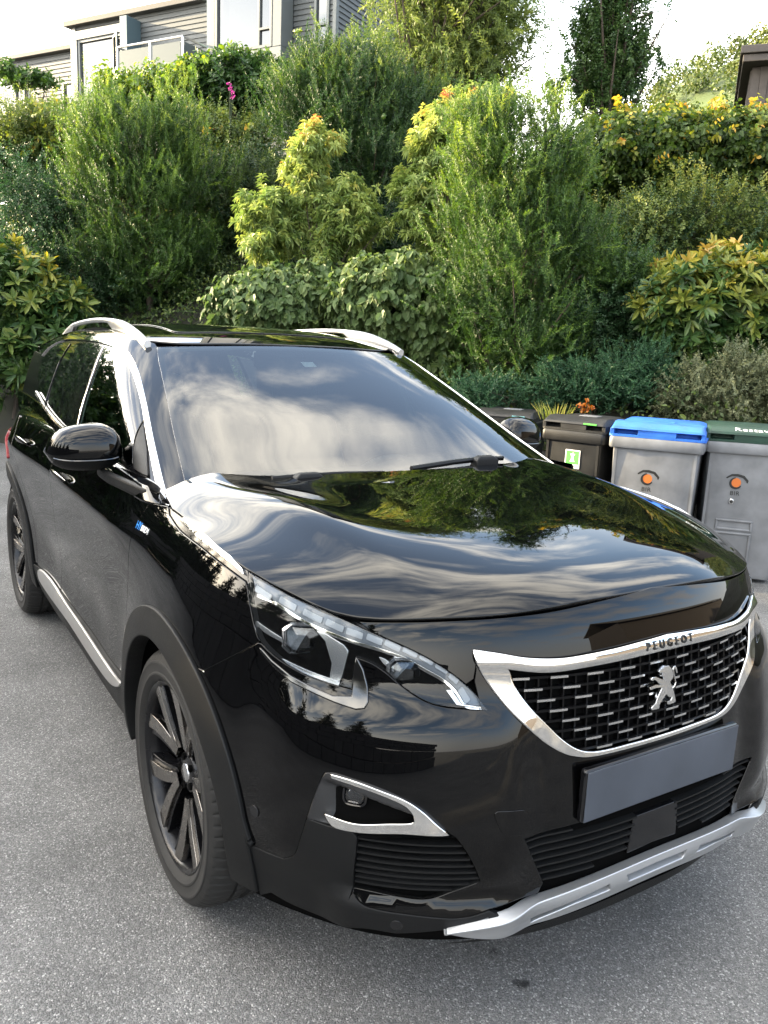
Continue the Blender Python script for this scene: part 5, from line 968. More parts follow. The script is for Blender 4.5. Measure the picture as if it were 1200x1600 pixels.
# ---- front wings, doors, rear quarter
fend = poly(HB[::1], [(S_of(np.array(-.335), np.array(1.066)), 1.066)], gapA[:int(.93*len(gapA))], [(S_of(np.array(-.475), np.array(.395)), .395)], circ(0, .482, 174, 60), gapFB[::-1], spl(T['hl_left'])[int(.62*len(spl(T['hl_left']))):])
sl = T['strip_lo']; slc = spl(sl[1:]); strip = poly(HB, [sl[0]], slc, [T['hl_left'][-2]])
fend = poly([T['hl_left'][-2]], slc[::-1], [sl[0]], gapA[:int(.93*len(gapA))], circ(0, .482, 174, 60), gapFB[::-1], spl(T['hl_left'])[int(.62*len(spl(T['hl_left']))):-6])
fw = both('front_wing', B, fend, M_PAINT, car, h=.022)
for k, m_ in enumerate((False, True)):
    sp_ = patch('wing_strip', B, strip, M_GLOSSB, fw[k], off=-.004, h=.02, mirror=m_)
    patch('bright_insert', B, poly(T['strip_chr']), M_CHROME, fw[k], off=.004, h=.012, depth=.012, gap=0, mirror=m_, fil=.002)
    a, b = T['badge']; L_ = np.hypot(*(b-a)); sg = -1 if m_ else 1
    for txt, mt, c0, s_ in (('HY', M_BLUEC, .24, .032), ('BRID4', M_WHITE, .62, .024)):
        V, F = text_mesh(txt, s_, .95, .0006); c = a+(b-a)*c0; d = (b-a)/L_
        uv = np.stack([c[0]+(V[:, 0]*d[0]*sg*(1 if not m_ else 1)), c[1]+V[:, 1]+V[:, 0]*d[1]], -1)
        if m_: uv = np.stack([-(c[0]+V[:, 0]), c[1]+V[:, 1]], -1)
        else: uv = np.stack([c[0]-V[:, 0], c[1]+V[:, 1]], -1)
        P, N = nrml(B, uv[:, 0], uv[:, 1], CEN['B']); mk('badge', P+N*(.0015+V[:, 2])[:, None], F, mt, fw[k], smooth=False)
zt = 1.082
def trim_to(c, z): return c
fd = poly(gapA[::-1], [(S_of(np.array(-.335), np.array(zt)), zt)], dens([(S_of(np.array(-.335), np.array(zt)), zt), (S_of(np.array(-1.575), np.array(zt)), zt)], .03), gapB, sillhi[(sillhi[:, 0] < gapB[-1, 0]-.01) & (sillhi[:, 0] > gapA[-6, 0])][::-1])
def clipz(c, z0): return c[c[:, 1] > z0]
gA, gB, gC = clipz(gapA, .455), clipz(gapB, .415), clipz(gapC, .405)
def between(c, a, b): return c[(c[:, 0] > a) & (c[:, 0] < b)]
fd = poly(gA[::-1], [(gapA[0, 0], zt)], dens([(gapA[0, 0]+.02, zt), (gapB[0, 0], zt)], .03), gB, between(sillhi, gA[-1, 0]+.01, gB[-1, 0]-.01)[::-1])
rd = poly(gB[::-1], dens([(gapB[0, 0]+.005, zt), (gapC[0, 0], zt)], .03), gC, between(sillhi, gB[-1, 0]+.01, gC[-1, 0]-.01)[::-1])
fdo = both('front_door', B, fd, M_PAINT, car, h=.026); rdo = both('rear_door', B, rd, M_PAINT, car, h=.026)
rq = poly(gC[::-1], dens([(gapC[0, 0]+.01, zt), (4.45, zt)], .03), dens([(4.45, 1.0), (4.45, .45)], .03), circ(-2.675, .482, 8, 172))
both('rear_quarter_panel', B, rq, M_PAINT, car, h=.03)
tgp = poly(dens([(4.455, zt), (5.065, zt)], .03), dens([(5.065, .95), (5.065, .5), (4.455, .5)], .03)); both('tailgate', B, tgp, M_PAINT, car, h=.035)
tl = rounded(np.array([(4.1, .86), (4.85, .86), (4.85, .97), (4.2, .99)]), .02); both('tail_lamp', B, tl, M_RED, car, off=.008, h=.03)
rb = poly(dens([(4.31, .495), (5.065, .495)], .03), dens([(5.065, .25), (4.33, .25)], .03)); both('rear_bumper', B, rb, M_PLAST, car, off=.006, h=.04)
# handles
for k, m_ in enumerate((False, True)):
    sy = 1 if m_ else -1
    for (i0, i1, dr) in ((1, 0, fdo), (3, 2, rdo)):
        a, b = T['handle'][i0], T['handle'][i1]; z_ = (a[1]+b[1])/2; u = np.linspace(a[0]+.01, b[0]-.01, 15)*(-1 if m_ else 1); P, N = nrml(B, u, np.full(15, z_), CEN['B'])
        cup = np.stack([u.mean()+.075*np.cos(np.linspace(0, 2*pi, 24)), z_-.004+.030*np.sin(np.linspace(0, 2*pi, 24))], -1)
        rings = []
        for j, (p, n_) in enumerate(zip(P, N)):
            t = j/14; e = sin(pi*min(1, max(0, t)))**.35 if 0 < t < 1 else .15; d = .010+.022*sin(pi*t)**.5; t_ = unit(np.cross(n_, [0, 0, 1]))
            rings.append([p+n_*(d+.008*e*cos(q))+np.array([0, 0, 1])*.015*e*sin(q) for q in np.linspace(0, 2*pi, 12, endpoint=False)])
        mb = MB(); mb.loft(rings); h_ = mb.build('door_handle', M_PAINT, dr[k], smooth=True, angle=60)
        mb = MB(); mb.loft([[r[2]+N[j]*.001, r[3]+N[j]*.0012, r[4]+N[j]*.0005, r[3]-N[j]*.001] for j, r in enumerate(rings)]); mb.build('bright_accent', M_CHROME, h_)
# sills
sb = xz([(-.46, .44), (-.49, .33), (-.60, .27), (-1.4, .26), (-2.1, .27), (-2.17, .34), (-2.19, .40)]); sil = poly(sillhi[::-1], sb)
so_ = both('sill_cladding', B, sil, M_PLAST, car, off=.006, h=.025)
ins = poly(xz([(-.50, .437), (-.62, .408), (-.85, .395), (-1.4, .400), (-2.1, .388), (-2.1, .348), (-1.4, .335), (-.95, .328), (-.72, .345), (-.58, .392), (-.50, .437)]))
for k, m_ in enumerate((False, True)): patch('satin_insert', B, ins, M_SILL, so_[k], off=.014, h=.02, mirror=m_, depth=.01, fil=.004)
# wheel-arch mouldings
for (a_o, a_i) in ((poly(circ(0, .480, 186, 15), spl(T['clad_top'][:1]), circ(0, .480, 10, -8)), circ(0, .402, -10, 190)), (poly(circ(-2.675, .480, 190, -10)), circ(-2.675, .402, -10, 190))):
    both('wheel_arch_trim', B, poly(a_o, a_i), M_PLAST, car, off=lambda u, v: .010+0*u, h=.02, fil=.005, depth=.05)
# wheel wells
for xc in (0, -2.675):
    for sy in (-1, 1):
        mb = MB(); a = np.radians(np.linspace(-6, 186, 40)); mb.loft([[(xc+.408*cos(t), sy*y, .355+.408*sin(t)) for t in a] for y in (.885, .55)], cap=False, closed=False); mb.loft([[(xc+.408*cos(t), sy*.55, .355+.408*sin(t)) for t in a], [(xc, sy*.55, .3)]*40], cap=False, closed=False); mb.build('wheel_well', M_DARK, car)
mb = MB(); mb.box((-3.2, -.72, .26), (.40, .72, .30)); mb.build('underbody', M_DARK, car)
# ---- greenhouse
wss = spl(T['ws_side']); wst = spl(np.vstack([T['ws_top'][:2], [(.30, 1.519), (0, 1.523)]]))
wsb = spl(np.array([(.9528, 1.112), (.80, 1.095), (.5, 1.083), (0, 1.08)]))
wsp = poly(wst[::-1], wss, wsb); wsp2 = poly(wsp, mir(wsp)[::-1])
ws = patch('windscreen', G, wsp2, M_WS, car, h=.03, gap=.003, depth=.005)
frit = inset(dens(wsp2, .012, True), .012); fr_in = inset(dens(poly(spl(np.array([(0, 1.508), (.30, 1.504), (.62, 1.494), (.80, 1.485)])), spl(np.array([(.82, 1.47), (.835, 1.36), (.865, 1.24), (.90, 1.155)])), spl(np.array([(.86, 1.142), (.6, 1.135), (.3, 1.132), (0, 1.131)]))), .012, True), 0)
fi = poly(spl(np.array([(0, 1.508), (.30, 1.504), (.62, 1.494), (.80, 1.485)])), spl(np.array([(.82, 1.47), (.835, 1.36), (.865, 1.24), (.90, 1.155)])), spl(np.array([(.86, 1.142), (.6, 1.135), (.3, 1.132), (0, 1.131)])))
patch('windscreen_border', G, poly(dens(wsp2, .012, True)), M_BLACKP, ws, off=-.006, h=.03, holes=[poly(fi, mir(fi)[::-1])], depth=0, gap=.002)
patch('inspection_sticker', G, np.array([(.02, 1.452), (-.06, 1.453), (-.06, 1.470), (.02, 1.469)]), M_WHITE, ws, off=-.009, h=.02, depth=0, gap=0)
# A pillar + roof side
cho = spl(np.vstack([T['chr_out'], [(2.4, 1.5145), (2.9, 1.497), (3.3, 1.452), (3.55, 1.40)]])); chi = spl(np.vstack([T['chr_in'], [(2.4, 1.497), (2.9, 1.479), (3.25, 1.435), (3.48, 1.385)]]))
def seam(s_):
    z = 1.54
    for _ in range(30): q = G(s_, z); z = .6*z+.4*(float(Roof(q[0], abs(q[1]))[2])+.002)
    return z
SEAM = np.array([(q, min(1.575, max(1.42, float(seam(q))))) for q in (1.02, 1.1, 1.2, 1.35, 1.6, 1.9, 2.3, 2.7, 3.1, 3.4, 3.6)])
pil = poly(wss[::-1], dens([(.8674, 1.5025), (.885, 1.515), (.95, min(1.53, SEAM[0, 1]))], .02), spl(SEAM), [(3.66, 1.42)], cho[::-1])
both('roof_pillar', G, pil, M_PAINT, car, h=.022, off=-.001, gap=.002)
both('window_trim', G, poly(cho, chi[::-1]), M_CHROME, car, off=.003, h=.012, depth=.014, gap=0, fil=.003)
bp = T['bpil']; dlo_b = spl(np.array([(1.19, 1.075), (1.22, 1.105), (1.68, 1.117), (2.0, 1.124), (2.37, 1.132), (2.60, 1.131), (2.90, 1.143), (3.275, 1.168), (3.55, 1.20), (3.62, 1.30), (3.48, 1.385)]))
frame = poly(chi[::-1], [(1.19, 1.04), (4.30, 1.04), (4.35, 1.10), (3.75, 1.40)])
fg_r = np.stack([bp[:, 0]-.012, bp[:, 1]], -1)
fgl = poly(spl(T['fglass'][:6]), spl(T['fglass'][5:]), dens([(1.6803, 1.1167), (2.0, 1.124), (2.36, 1.134)]), spl(np.vstack([[(2.37, 1.145)], fg_r[::-1][1:]])))
both('window_frame', G, frame, M_GLOSSB, car, off=-.006, h=.035, holes=[inset(dens(fgl, .012, True), .006)], depth=.01, gap=0)
both('front_side_window', G, fgl, M_SG, car, off=-.001, h=.035, depth=.004)
rg0 = poly(spl(T['rglass'][:4]), spl(T['rglass'][2:6])); 
rgl = poly(spl(np.array([(2.50, 1.478), (1.83, 1.4965)])), [(1.77, 1.488)], spl(np.array([(1.7556, 1.4846), (1.905, 1.395), (2.15, 1.27), (2.395, 1.148)])), spl(np.array([(2.44, 1.136), (2.60, 1.131), (2.895, 1.143), (3.22, 1.164)])), spl(np.array([(3.2, 1.18), (3.05, 1.262), (2.80, 1.376), (2.52, 1.475)])))
both('rear_side_window', G, rgl, M_PG, car, off=.0, h=.035, depth=.004)
qgl = poly(spl(np.array([(2.58, 1.474), (2.95, 1.466), (3.22, 1.428)])), spl(np.array([(3.45, 1.37), (3.60, 1.27), (3.56, 1.195)])), spl(np.array([(3.3, 1.178), (3.11, 1.262), (2.86, 1.376)])))
both('quarter_window', G, qgl, M_PG, car, off=.0, h=.035, depth=.004)
both('pillar_line', G, poly(np.stack([bp[:, 0]+.004, bp[:, 1]], -1), np.stack([bp[:, 0]+.016, bp[:, 1]], -1)[::-1]), M_SATIN, car, off=.003, h=.02, depth=.006, gap=0)
both('sail_panel', G, poly(T['sail']), M_PLAST, car, off=.003, h=.03, depth=.01, gap=0)
both('belt_moulding', G, poly(dens([(1.20, 1.060), (4.3, 1.060)], .03), dens([(4.3, 1.16), (3.3, 1.152), (2.9, 1.132), (2.6, 1.12), (2.37, 1.118), (1.68, 1.104), (1.20, 1.092)], .03)), M_PAINT, car, off=.014, h=.03, depth=.03, fil=.006)
both('belt_bright_strip', G, poly(spl(np.array([(2.3, 1.122), (2.6, 1.124), (2.9, 1.136), (3.3, 1.156), (3.62, 1.186)])), spl(np.array([(3.60, 1.20), (3.3, 1.168), (2.9, 1.146), (2.6, 1.133), (2.3, 1.130)]))), M_SATIN, car, off=.017, h=.02, depth=.012, gap=0)
for sy in (-1, 1):
    ss = np.linspace(float(S_of(np.array([-.30]), 1.08)[0]), 4.6, 70); Pb = B(ss, np.full(70, 1.0805)); gs_ = []
    for p in Pb:
        x0 = float(GX(1.10))-.34; gs_.append(G(pi/2+max(0., x0-p[0]), 1.118))
    gs_ = np.array(gs_); gs_[:, 0] = Pb[:, 0]; gs_[:, 1] += .012; m_ = (Pb+gs_)/2+np.array([0, 0, .010])
    mb = MB(); mb.loft([[(p[0], sy*abs(p[1]), p[2]) for p in (a-[0, 0, .012], a+[0, 0, .001], b, c)] for a, b, c in zip(Pb, m_, gs_)], cap=False, closed=False); mb.build('belt_shoulder', M_PAINT, car, smooth=True, angle=80)
# roof, glass roof, rails
SXY = np.array([G(*q)[:2] for q in SEAM])
rf_h = np.array([(-1.205, 0), (-1.215, -.25), (-1.245, -.47), (-1.275, -.545), (-1.40, -.585), (-1.8, -.60), (-2.4, -.585), (-3.0, -.545), (-3.22, -.5), (-3.28, -.25), (-3.29, 0)])
sxy = np.abs(SXY[1:])*np.array([-1, 1])*np.array([1, -1]); rfp = poly(spl(np.vstack([rf_h[:3][::-1][::-1], sxy[:1]])), spl(sxy), spl(np.vstack([sxy[-1:], [(sxy[-1, 0]-.10, -.30), (sxy[-1, 0]-.13, 0)]]))); rf2 = poly(rfp, (rfp*np.array([1, -1]))[::-1])
roof = patch('roof', Roof, rf2, M_PAINT, car, h=.04, depth=.03, fil=.006, gap=.0)
sr = rounded(np.array([(-1.42, -.42), (-2.75, -.40), (-2.75, .40), (-1.42, .42)]), .06); patch('glass_roof', Roof, sr, M_PG, roof, off=.004, h=.05, depth=.006)
for sy in (-1, 1):
    mb = MB(); rings = []
    for t in np.linspace(0, 1, 26):
        x = -1.235-1.75*t; y = sy*(.592+.018*sin(pi*t)-.035*t); z = float(Roof(np.array(x), np.array(abs(y)))[2])+.008+.024*min(1, (sin(pi*min(1, max(0, t)))/.55)**.9 if 0 < t < 1 else 0)
        w_, h_ = .0145, .011; zb = float(Roof(np.array(x), np.array(abs(y)))[2])-.01 if (t < .30 or t > .8) else z-h_; rings.append([(x, y+w_*math.copysign(abs(cos(a))**.7, cos(a)), z+h_*sin(a) if sin(a) > 0 else z+(zb-z)*abs(sin(a))**.6) for a in np.linspace(0, 2*pi, 10, endpoint=False)])
    mb.loft(rings); r_ = mb.build('roof_rail', M_SILVER, car, smooth=True, angle=60)
# rear window
def Rear(u, v): u = np.asarray(u, float); v = np.asarray(v, float); return np.stack(np.broadcast_arrays(-3.14-(1.53-v)*.62-.05*v+.22*u*u*0-.0-.10*(1-(u/.7)**2), u, v), -1)
patch('rear_window', Rear, np.array([(-.60, 1.10), (.60, 1.10), (.46, 1.42), (-.46, 1.42)]), M_PG, car, h=.06, depth=.01, cen=(-2, 0, 1)); patch('tailgate_frame', Rear, np.array([(-.78, .98), (.78, .98), (.52, 1.46), (-.52, 1.46)]), M_PAINT, car, off=-.02, h=.06, depth=.02, cen=(-2, 0, 1))
# cowl and wipers
mb = MB(); ys = np.linspace(-.76, .76, 25)
mb.loft([[(-.19-.25*(abs(y)/.76)**2.2, y, 1.128-.055*(abs(y)/.76)**2), (-.34-.22*(abs(y)/.76)**2.2, y, 1.095-.05*(abs(y)/.76)**2), (-.34-.22*(abs(y)/.76)**2.2, y, 1.03), (-.19-.25*(abs(y)/.76)**2.2, y, 1.03)] for y in ys]); mb.build('cowl', M_PLAST, car, smooth=True)
def wiper(pts, park):
    W_ = []
    for u, z in pts: P, N = nrml(G, np.array([u]), np.array([z]), CEN['G']); W_.append(P[0]+N[0]*.018)
    mb = MB(); mb.tube(W_, [.009, .009, .008, .006], 6); w = mb.build('wiper', M_PLAST, car, smooth=True); mb = MB(); mb.tube([p-np.array([0, 0, .006]) for p in W_], .005, 5); mb.build('blade', M_DARK, w)
    p = Vector(W_[park]); mb = MB(); mb.loft([[(p.x+.02+dx*s, p.y+dy*s, p.z+dz) for dx, dy in ((-.02, -.05), (.02, -.05), (.02, .05), (-.02, .05))] for s, dz in ((1, -.03), (1, .0), (.6, .014))]); mb.build('wiper_cap', M_PLAST, w, bevel=.004)
wiper([(.58, 1.118), (.45, 1.122), (.30, 1.124), (.12, 1.122)], 1); wiper([(-.02, 1.128), (-.25, 1.138), (-.42, 1.142), (-.55, 1.14)], 2)
# ---- mirrors
def mirror(sy):
    def E(c, r, t): return
    c = np.array([-.755, sy*.942, 1.158]); rings = []
    for t in np.linspace(0, 1, 17):                       # from inboard to outboard
        y = -.118+.235*t; k = (1-abs(2*t-1)**3.2)**.5 if 0 < t < 1 else .05; k = max(k, .06)
        tap = 1-.30*max(0, t-.45)**1.2; hh = .092*k*tap; dd = .10*k*(1-.25*t); zc = .012-.012*t; xc = -.030*t
        ring = []
        for a in np.linspace(0, 2*pi, 24, endpoint=False):
            cx, cz = cos(a), sin(a); px = dd*math.copysign(abs(cx)**.8, cx) if cx > 0 else .045*math.copysign(abs(cx)**.5, cx); pz = hh*math.copysign(abs(cz)**.85, cz)*(1. if cz > 0 else .66)
            ring.append((c[0]+xc+px, c[1]+sy*y, c[2]+zc+pz))
        rings.append(ring)
    mb = MB(); mb.loft(rings); h = mb.build('door_mirror', M_PAINT, car, smooth=True, angle=80)
    mb = MB()                                              # darker lower shell with a thin lamp line
    mb.loft([[(lambda q: (c[0]+(q[0]-c[0])*1.015+.001, q[1], min(q[2], c[2]-.014)-.003))(r[j]) for j in list(range(13, 24))+[0, 1, 2]] for r in rings[1:-1]], cap=False, closed=False); mb.build('mirror_lower_shell', M_PLAST, h, smooth=True)
    mb = MB(); mb.tube([np.array(r[23])+np.array([.006, 0, -.001]) for r in rings[2:-1]], .003, 6); mb.build('side_repeater', M_GLOSSC, h, smooth=True)
    P, N = nrml(G, np.array([1.36*(1 if sy < 0 else -1)]), np.array([1.105]), CEN['G']); p = P[0]
    mb = MB(); e0 = np.array([c[0]+.03, c[1]-sy*.04, c[2]-.062])
    mb.loft([[q+np.array([a, 0, b]) for a, b in ((-.05, -.02), (.05, -.022), (.055, .012), (-.05, .018))] for q in (p+np.array([.02, -sy*.03, -.02]), p+np.array([.02, sy*.02, -.022]), e0)]); mb.build('mirror_arm', M_PLAST, h, bevel=.008)
    mb = MB(); mb.loft([[(c[0]-.048, c[1]+sy*(y0+.0), c[2]+z0) for y0, z0 in ((-.08, -.055), (.075, -.045), (.08, .04), (-.08, .065))], [(c[0]-.052, c[1]+sy*y0, c[2]+z0) for y0, z0 in ((-.08, -.055), (.075, -.045), (.08, .04), (-.08, .065))]]); mb.build('mirror_glass', M_CHROME, h)
for sy in (-1, 1): mirror(sy)
# ---- wheels: outer side is local -y
def tyre():
    prof = [(.262, -.098), (.268, -.108), (.280, -.1155), (.284, -.1185), (.289, -.1185), (.291, -.1170), (.312, -.1180), (.316, -.1200), (.321, -.1195), (.323, -.1165), (.338, -.110), (.346, -.101), (.352, -.088), (.3555, -.07), (.357, -.046), (.3495, -.044), (.3495, -.036), (.357, -.034), (.358, -.012), (.3495, -.010), (.3495, .010), (.358, .012), (.357, .034), (.3495, .036), (.3495, .044), (.357, .046), (.3555, .07), (.352, .088), (.346, .101), (.338, .110), (.305, .119), (.268, .108), (.262, .098)]
    n = 432; rings = []
    for k in range(n):
        a = 2*pi*k/n; g = (k % 6 == 0)
        ring = []
        for j, (r, y) in enumerate(prof):
            d = 0
            if g and .343 <= r and abs(y) > .05: d = .0045
            elif g and r > .355: d = .004
            ring.append(((r-d)*cos(a+ y*.5*(abs(y) < .05)), y, (r-d)*sin(a+y*.5*(abs(y) < .05))))
        rings.append(ring)
    rings.append(rings[0]); m = len(prof); V = [p for r in rings[:-1] for p in r]; F = [(i*m+j, ((i+1) % n)*m+j, ((i+1) % n)*m+j+1, i*m+j+1) for i in range(n) for j in range(m-1)]
    mb = MB(); mb.add(V, F); return mb
def make_wheel():
    t = tyre().build('wheel', M_RUBBER, car, smooth=True, angle=28)
    mb = MB(); mb.lathe([(.262, -.099), (.266, -.104), (.262, -.107), (.256, -.104), (.250, -.092), (.246, -.06), (.243, .02), (.24, .09)], 72, 'y'); mb.build('rim', M_RIM, t, smooth=True, angle=50)
    for k in range(5):                                     # five pairs of splayed spokes, dark with a bright bevelled face
        for q, (a0, a1) in enumerate(((-9, -21), (9, 21))):
            A0, A1 = radians(90+72*k+a0), radians(90+72*k+a1)
            def pt(r, off, y, A=None):
                f = (r-.05)/.20; ang = A0+(A1-A0)*min(1, f)**1.2; return (r*cos(ang)-off*sin(ang), y, r*sin(ang)+off*cos(ang))
            rs = []; fs = []
            for r in np.linspace(.045, .255, 9):
                f = (r-.045)/.21; w_ = .020+.017*f; y = -.062-.030*f**.8 if f < .85 else -.062-.030*.88-.006*(f-.85)/.15; s_ = -1 if q == 0 else 1
                rs.append([pt(r, -w_, y+.012*(s_ > 0)), pt(r, w_, y+.012*(s_ < 0)), pt(r, w_*.7, y+.05), pt(r, -w_*.7, y+.05)])
                e = w_*.95; i_ = w_*.35
                fs.append([pt(r, s_*e*-1+0, y+.0115-.014), pt(r, -s_*i_*-1, y+.004-.0085), pt(r, -s_*i_*-1, y+.004+.004), pt(r, s_*e*-1, y+.0115+.002)])
            mb = MB(); mb.loft(rs); sp_ = mb.build('spoke', M_RIM, t, bevel=.003); md = MB(); md.loft(fs); md.build('machined_face', M_MACH, t, bevel=.001)
    mb = MB(); mb.lathe([(.0, -.066), (.040, -.066), (.058, -.060), (.066, -.045), (.07, .0)], 40, 'y'); mb.build('hub', M_RIM, t, bevel=.003)
    mb = MB(); mb.lathe([(0.001, -.072), (.022, -.072), (.027, -.069), (.029, -.064)], 28, 'y'); mb.build('hub_cap', M_SATIN, t, smooth=True)
    for k in range(5): a = radians(90+72*k+36); mb = MB(); mb.lathe([(.001, -.070), (.010, -.070), (.011, -.055)], 8, 'y', (.045*cos(a), 0, .045*sin(a))); mb.build('wheel_bolt', M_DARK, t)
    mb = MB(); mb.lathe([(.02, -.012), (.155, -.012), (.157, -.004), (.157, .010), (.02, .010)], 48, 'y'); mb.build('brake_disc', M_MACH, t, smooth=True, angle=30)
    mb = MB(); a_ = np.radians(np.linspace(150, 215, 9)); mb.loft([[(r*cos(a), y, r*sin(a)) for r, y in ((.10, -.04), (.172, -.04), (.172, .03), (.10, .03))] for a in a_]); mb.build('brake_caliper', M_RIM, t, bevel=.006)
    mb = MB(); mb.lathe([(.001, .06), (.243, .06)], 40, 'y'); mb.build('inner_disc', M_DARK, t)
    return t
w0 = make_wheel()
for k, (x, sy) in enumerate(((0, -1), (0, 1), (-2.675, -1), (-2.675, 1))):
    if k == 0: w = w0
    else:
        w = w0.copy(); COL.objects.link(w); w.parent = car
        for c in list(w0.children): q = c.copy(); COL.objects.link(q); q.parent = w
    w.location = (x, sy*.790, .357); w.rotation_euler = (0, radians([14, 40, 31, 77][k]), 0 if sy < 0 else pi)
# ---- cabin
mb = MB(); mb.loft([[(-.40-.16*(abs(y)/.7)**2, y, 1.055), (-.72, y, 1.075+.03*(y > 0)*max(0, 1-((y-.36)/.2)**2)), (-.86, y, .98), (-.80, y, .70), (-.4, y, .7)] for y in np.linspace(-.70, .70, 21)]); mb.build('dashboard', M_INT, car, smooth=True, angle=50)
mb = MB(); n = 40
c = Vector((-.98, .36, .93)); ax = Vector((.42, 0, -.22)).normalized(); t1 = Vector((0, 1, 0)); t2 = ax.cross(t1)
mb.tube([c+.175*(cos(a)*t1+.9*sin(a)*t2) for a in np.linspace(0, 2*pi, n+1)], .015, 8, False); mb.tube([c-.17*t1, c+.17*t1], .014, 6); mb.loft([[c+ax*.0+.06*(cos(a)*t1+sin(a)*t2)+ax*d for a in np.linspace(0, 2*pi, 12, endpoint=False)] for d in (-.02, .03)]); mb.build('steering_wheel', M_INT, car, smooth=True, angle=50)
for y in (-.36, .36):
    mb = MB()
    for (x0, z0, x1, z1, w_, th) in ((-1.15, .62, -1.62, .58, .25, .09), (-1.62, .62, -1.86, 1.16, .24, .07), (-1.87, 1.20, -1.90, 1.36, .13, .05)):
        d = Vector((x1-x0, 0, z1-z0)).normalized(); nn = Vector((-d.z, 0, d.x))
        mb.loft([[Vector((x0, y, z0))+d*((Vector((x1-x0, 0, z1-z0))).length*t)+Vector((0, w_*k*cos(a), 0))+nn*th*k*sin(a) for a in np.linspace(0, 2*pi, 16, endpoint=False)] for t, k in ((0, .7), (.08, .95), (.5, 1), (.92, .95), (1, .7))])
    mb.build('seat', M_SEAT, car, smooth=True, angle=60)
mb = MB(); mb.loft([[(-1.30, .0+a, 1.455+b) for a, b in ((-.12, -.03), (.12, -.03), (.12, .035), (-.12, .035))], [(-1.27, a, 1.452+b) for a, b in ((-.10, -.025), (.10, -.025), (.10, .03), (-.10, .03))]]); mb.box((-1.30, -.03, 1.47), (-1.22, .03, 1.505)); mb.build('inside_mirror', M_INT, car, bevel=.006)
mb = MB(); mb.box((-3.1, -.72, .45), (-.45, .72, .50)); mb.box((-2.5, -.62, .5), (-2.4, .62, 1.2)); mb.build('cabin_floor', M_INT, car)

# ------------------------------------------------------------------ wheeled bins in front of the bank
def binmat(name, c): return plain(name, c, .5, bump=.25, bscale=400, spec=.35, var=.22, vscale=7)
M_BGREY = binmat('grey_bin_plastic', (.165, .17, .18)); M_BBLK = binmat('black_bin_plastic', (.009, .0095, .0105)); M_BLUEL = binmat('blue_lid_plastic', (.025, .13, .52)); M_GREENL = binmat('green_lid_plastic', (.010, .036, .024)); M_BLKL = binmat('black_lid_plastic', (.013, .0135, .0145))
M_ORANGE = plain('orange_print', (.50, .13, .02), .5); M_GREENP = plain('green_print', (.10, .50, .08), .4); M_TEAL = plain('teal_label', (.25, .62, .70), .4)
def decal(name, polys, mat, parent, y=-.0022):
    mb = MB()
    for p in polys: mb.add([(a, y, b) for a, b in p], [tuple(range(len(p)))])
    return mb.build(name, mat, parent)
def ell(cx, cz, rx, rz, n=18, a0=0, a1=2*pi): return [(cx+rx*cos(a0+(a1-a0)*k/n), cz+rz*sin(a0+(a1-a0)*k/n)) for k in range(n+(a1-a0 < 6))]
def arcband(pts, w):
    out = []; p = [Vector((a, b)) for a, b in pts]; L_, R_ = [], []
    for i in range(len(p)):
        t = (p[min(i+1, len(p)-1)]-p[max(0, i-1)]).normalized(); n = Vector((-t.y, t.x)); ww = w*(.35+.65*sin(pi*(i+.5)/len(p))); L_.append(p[i]+n*ww/2); R_.append(p[i]-n*ww/2)
    return [[tuple(L_[i]), tuple(L_[i+1]), tuple(R_[i+1]), tuple(R_[i])] for i in range(len(p)-1)]
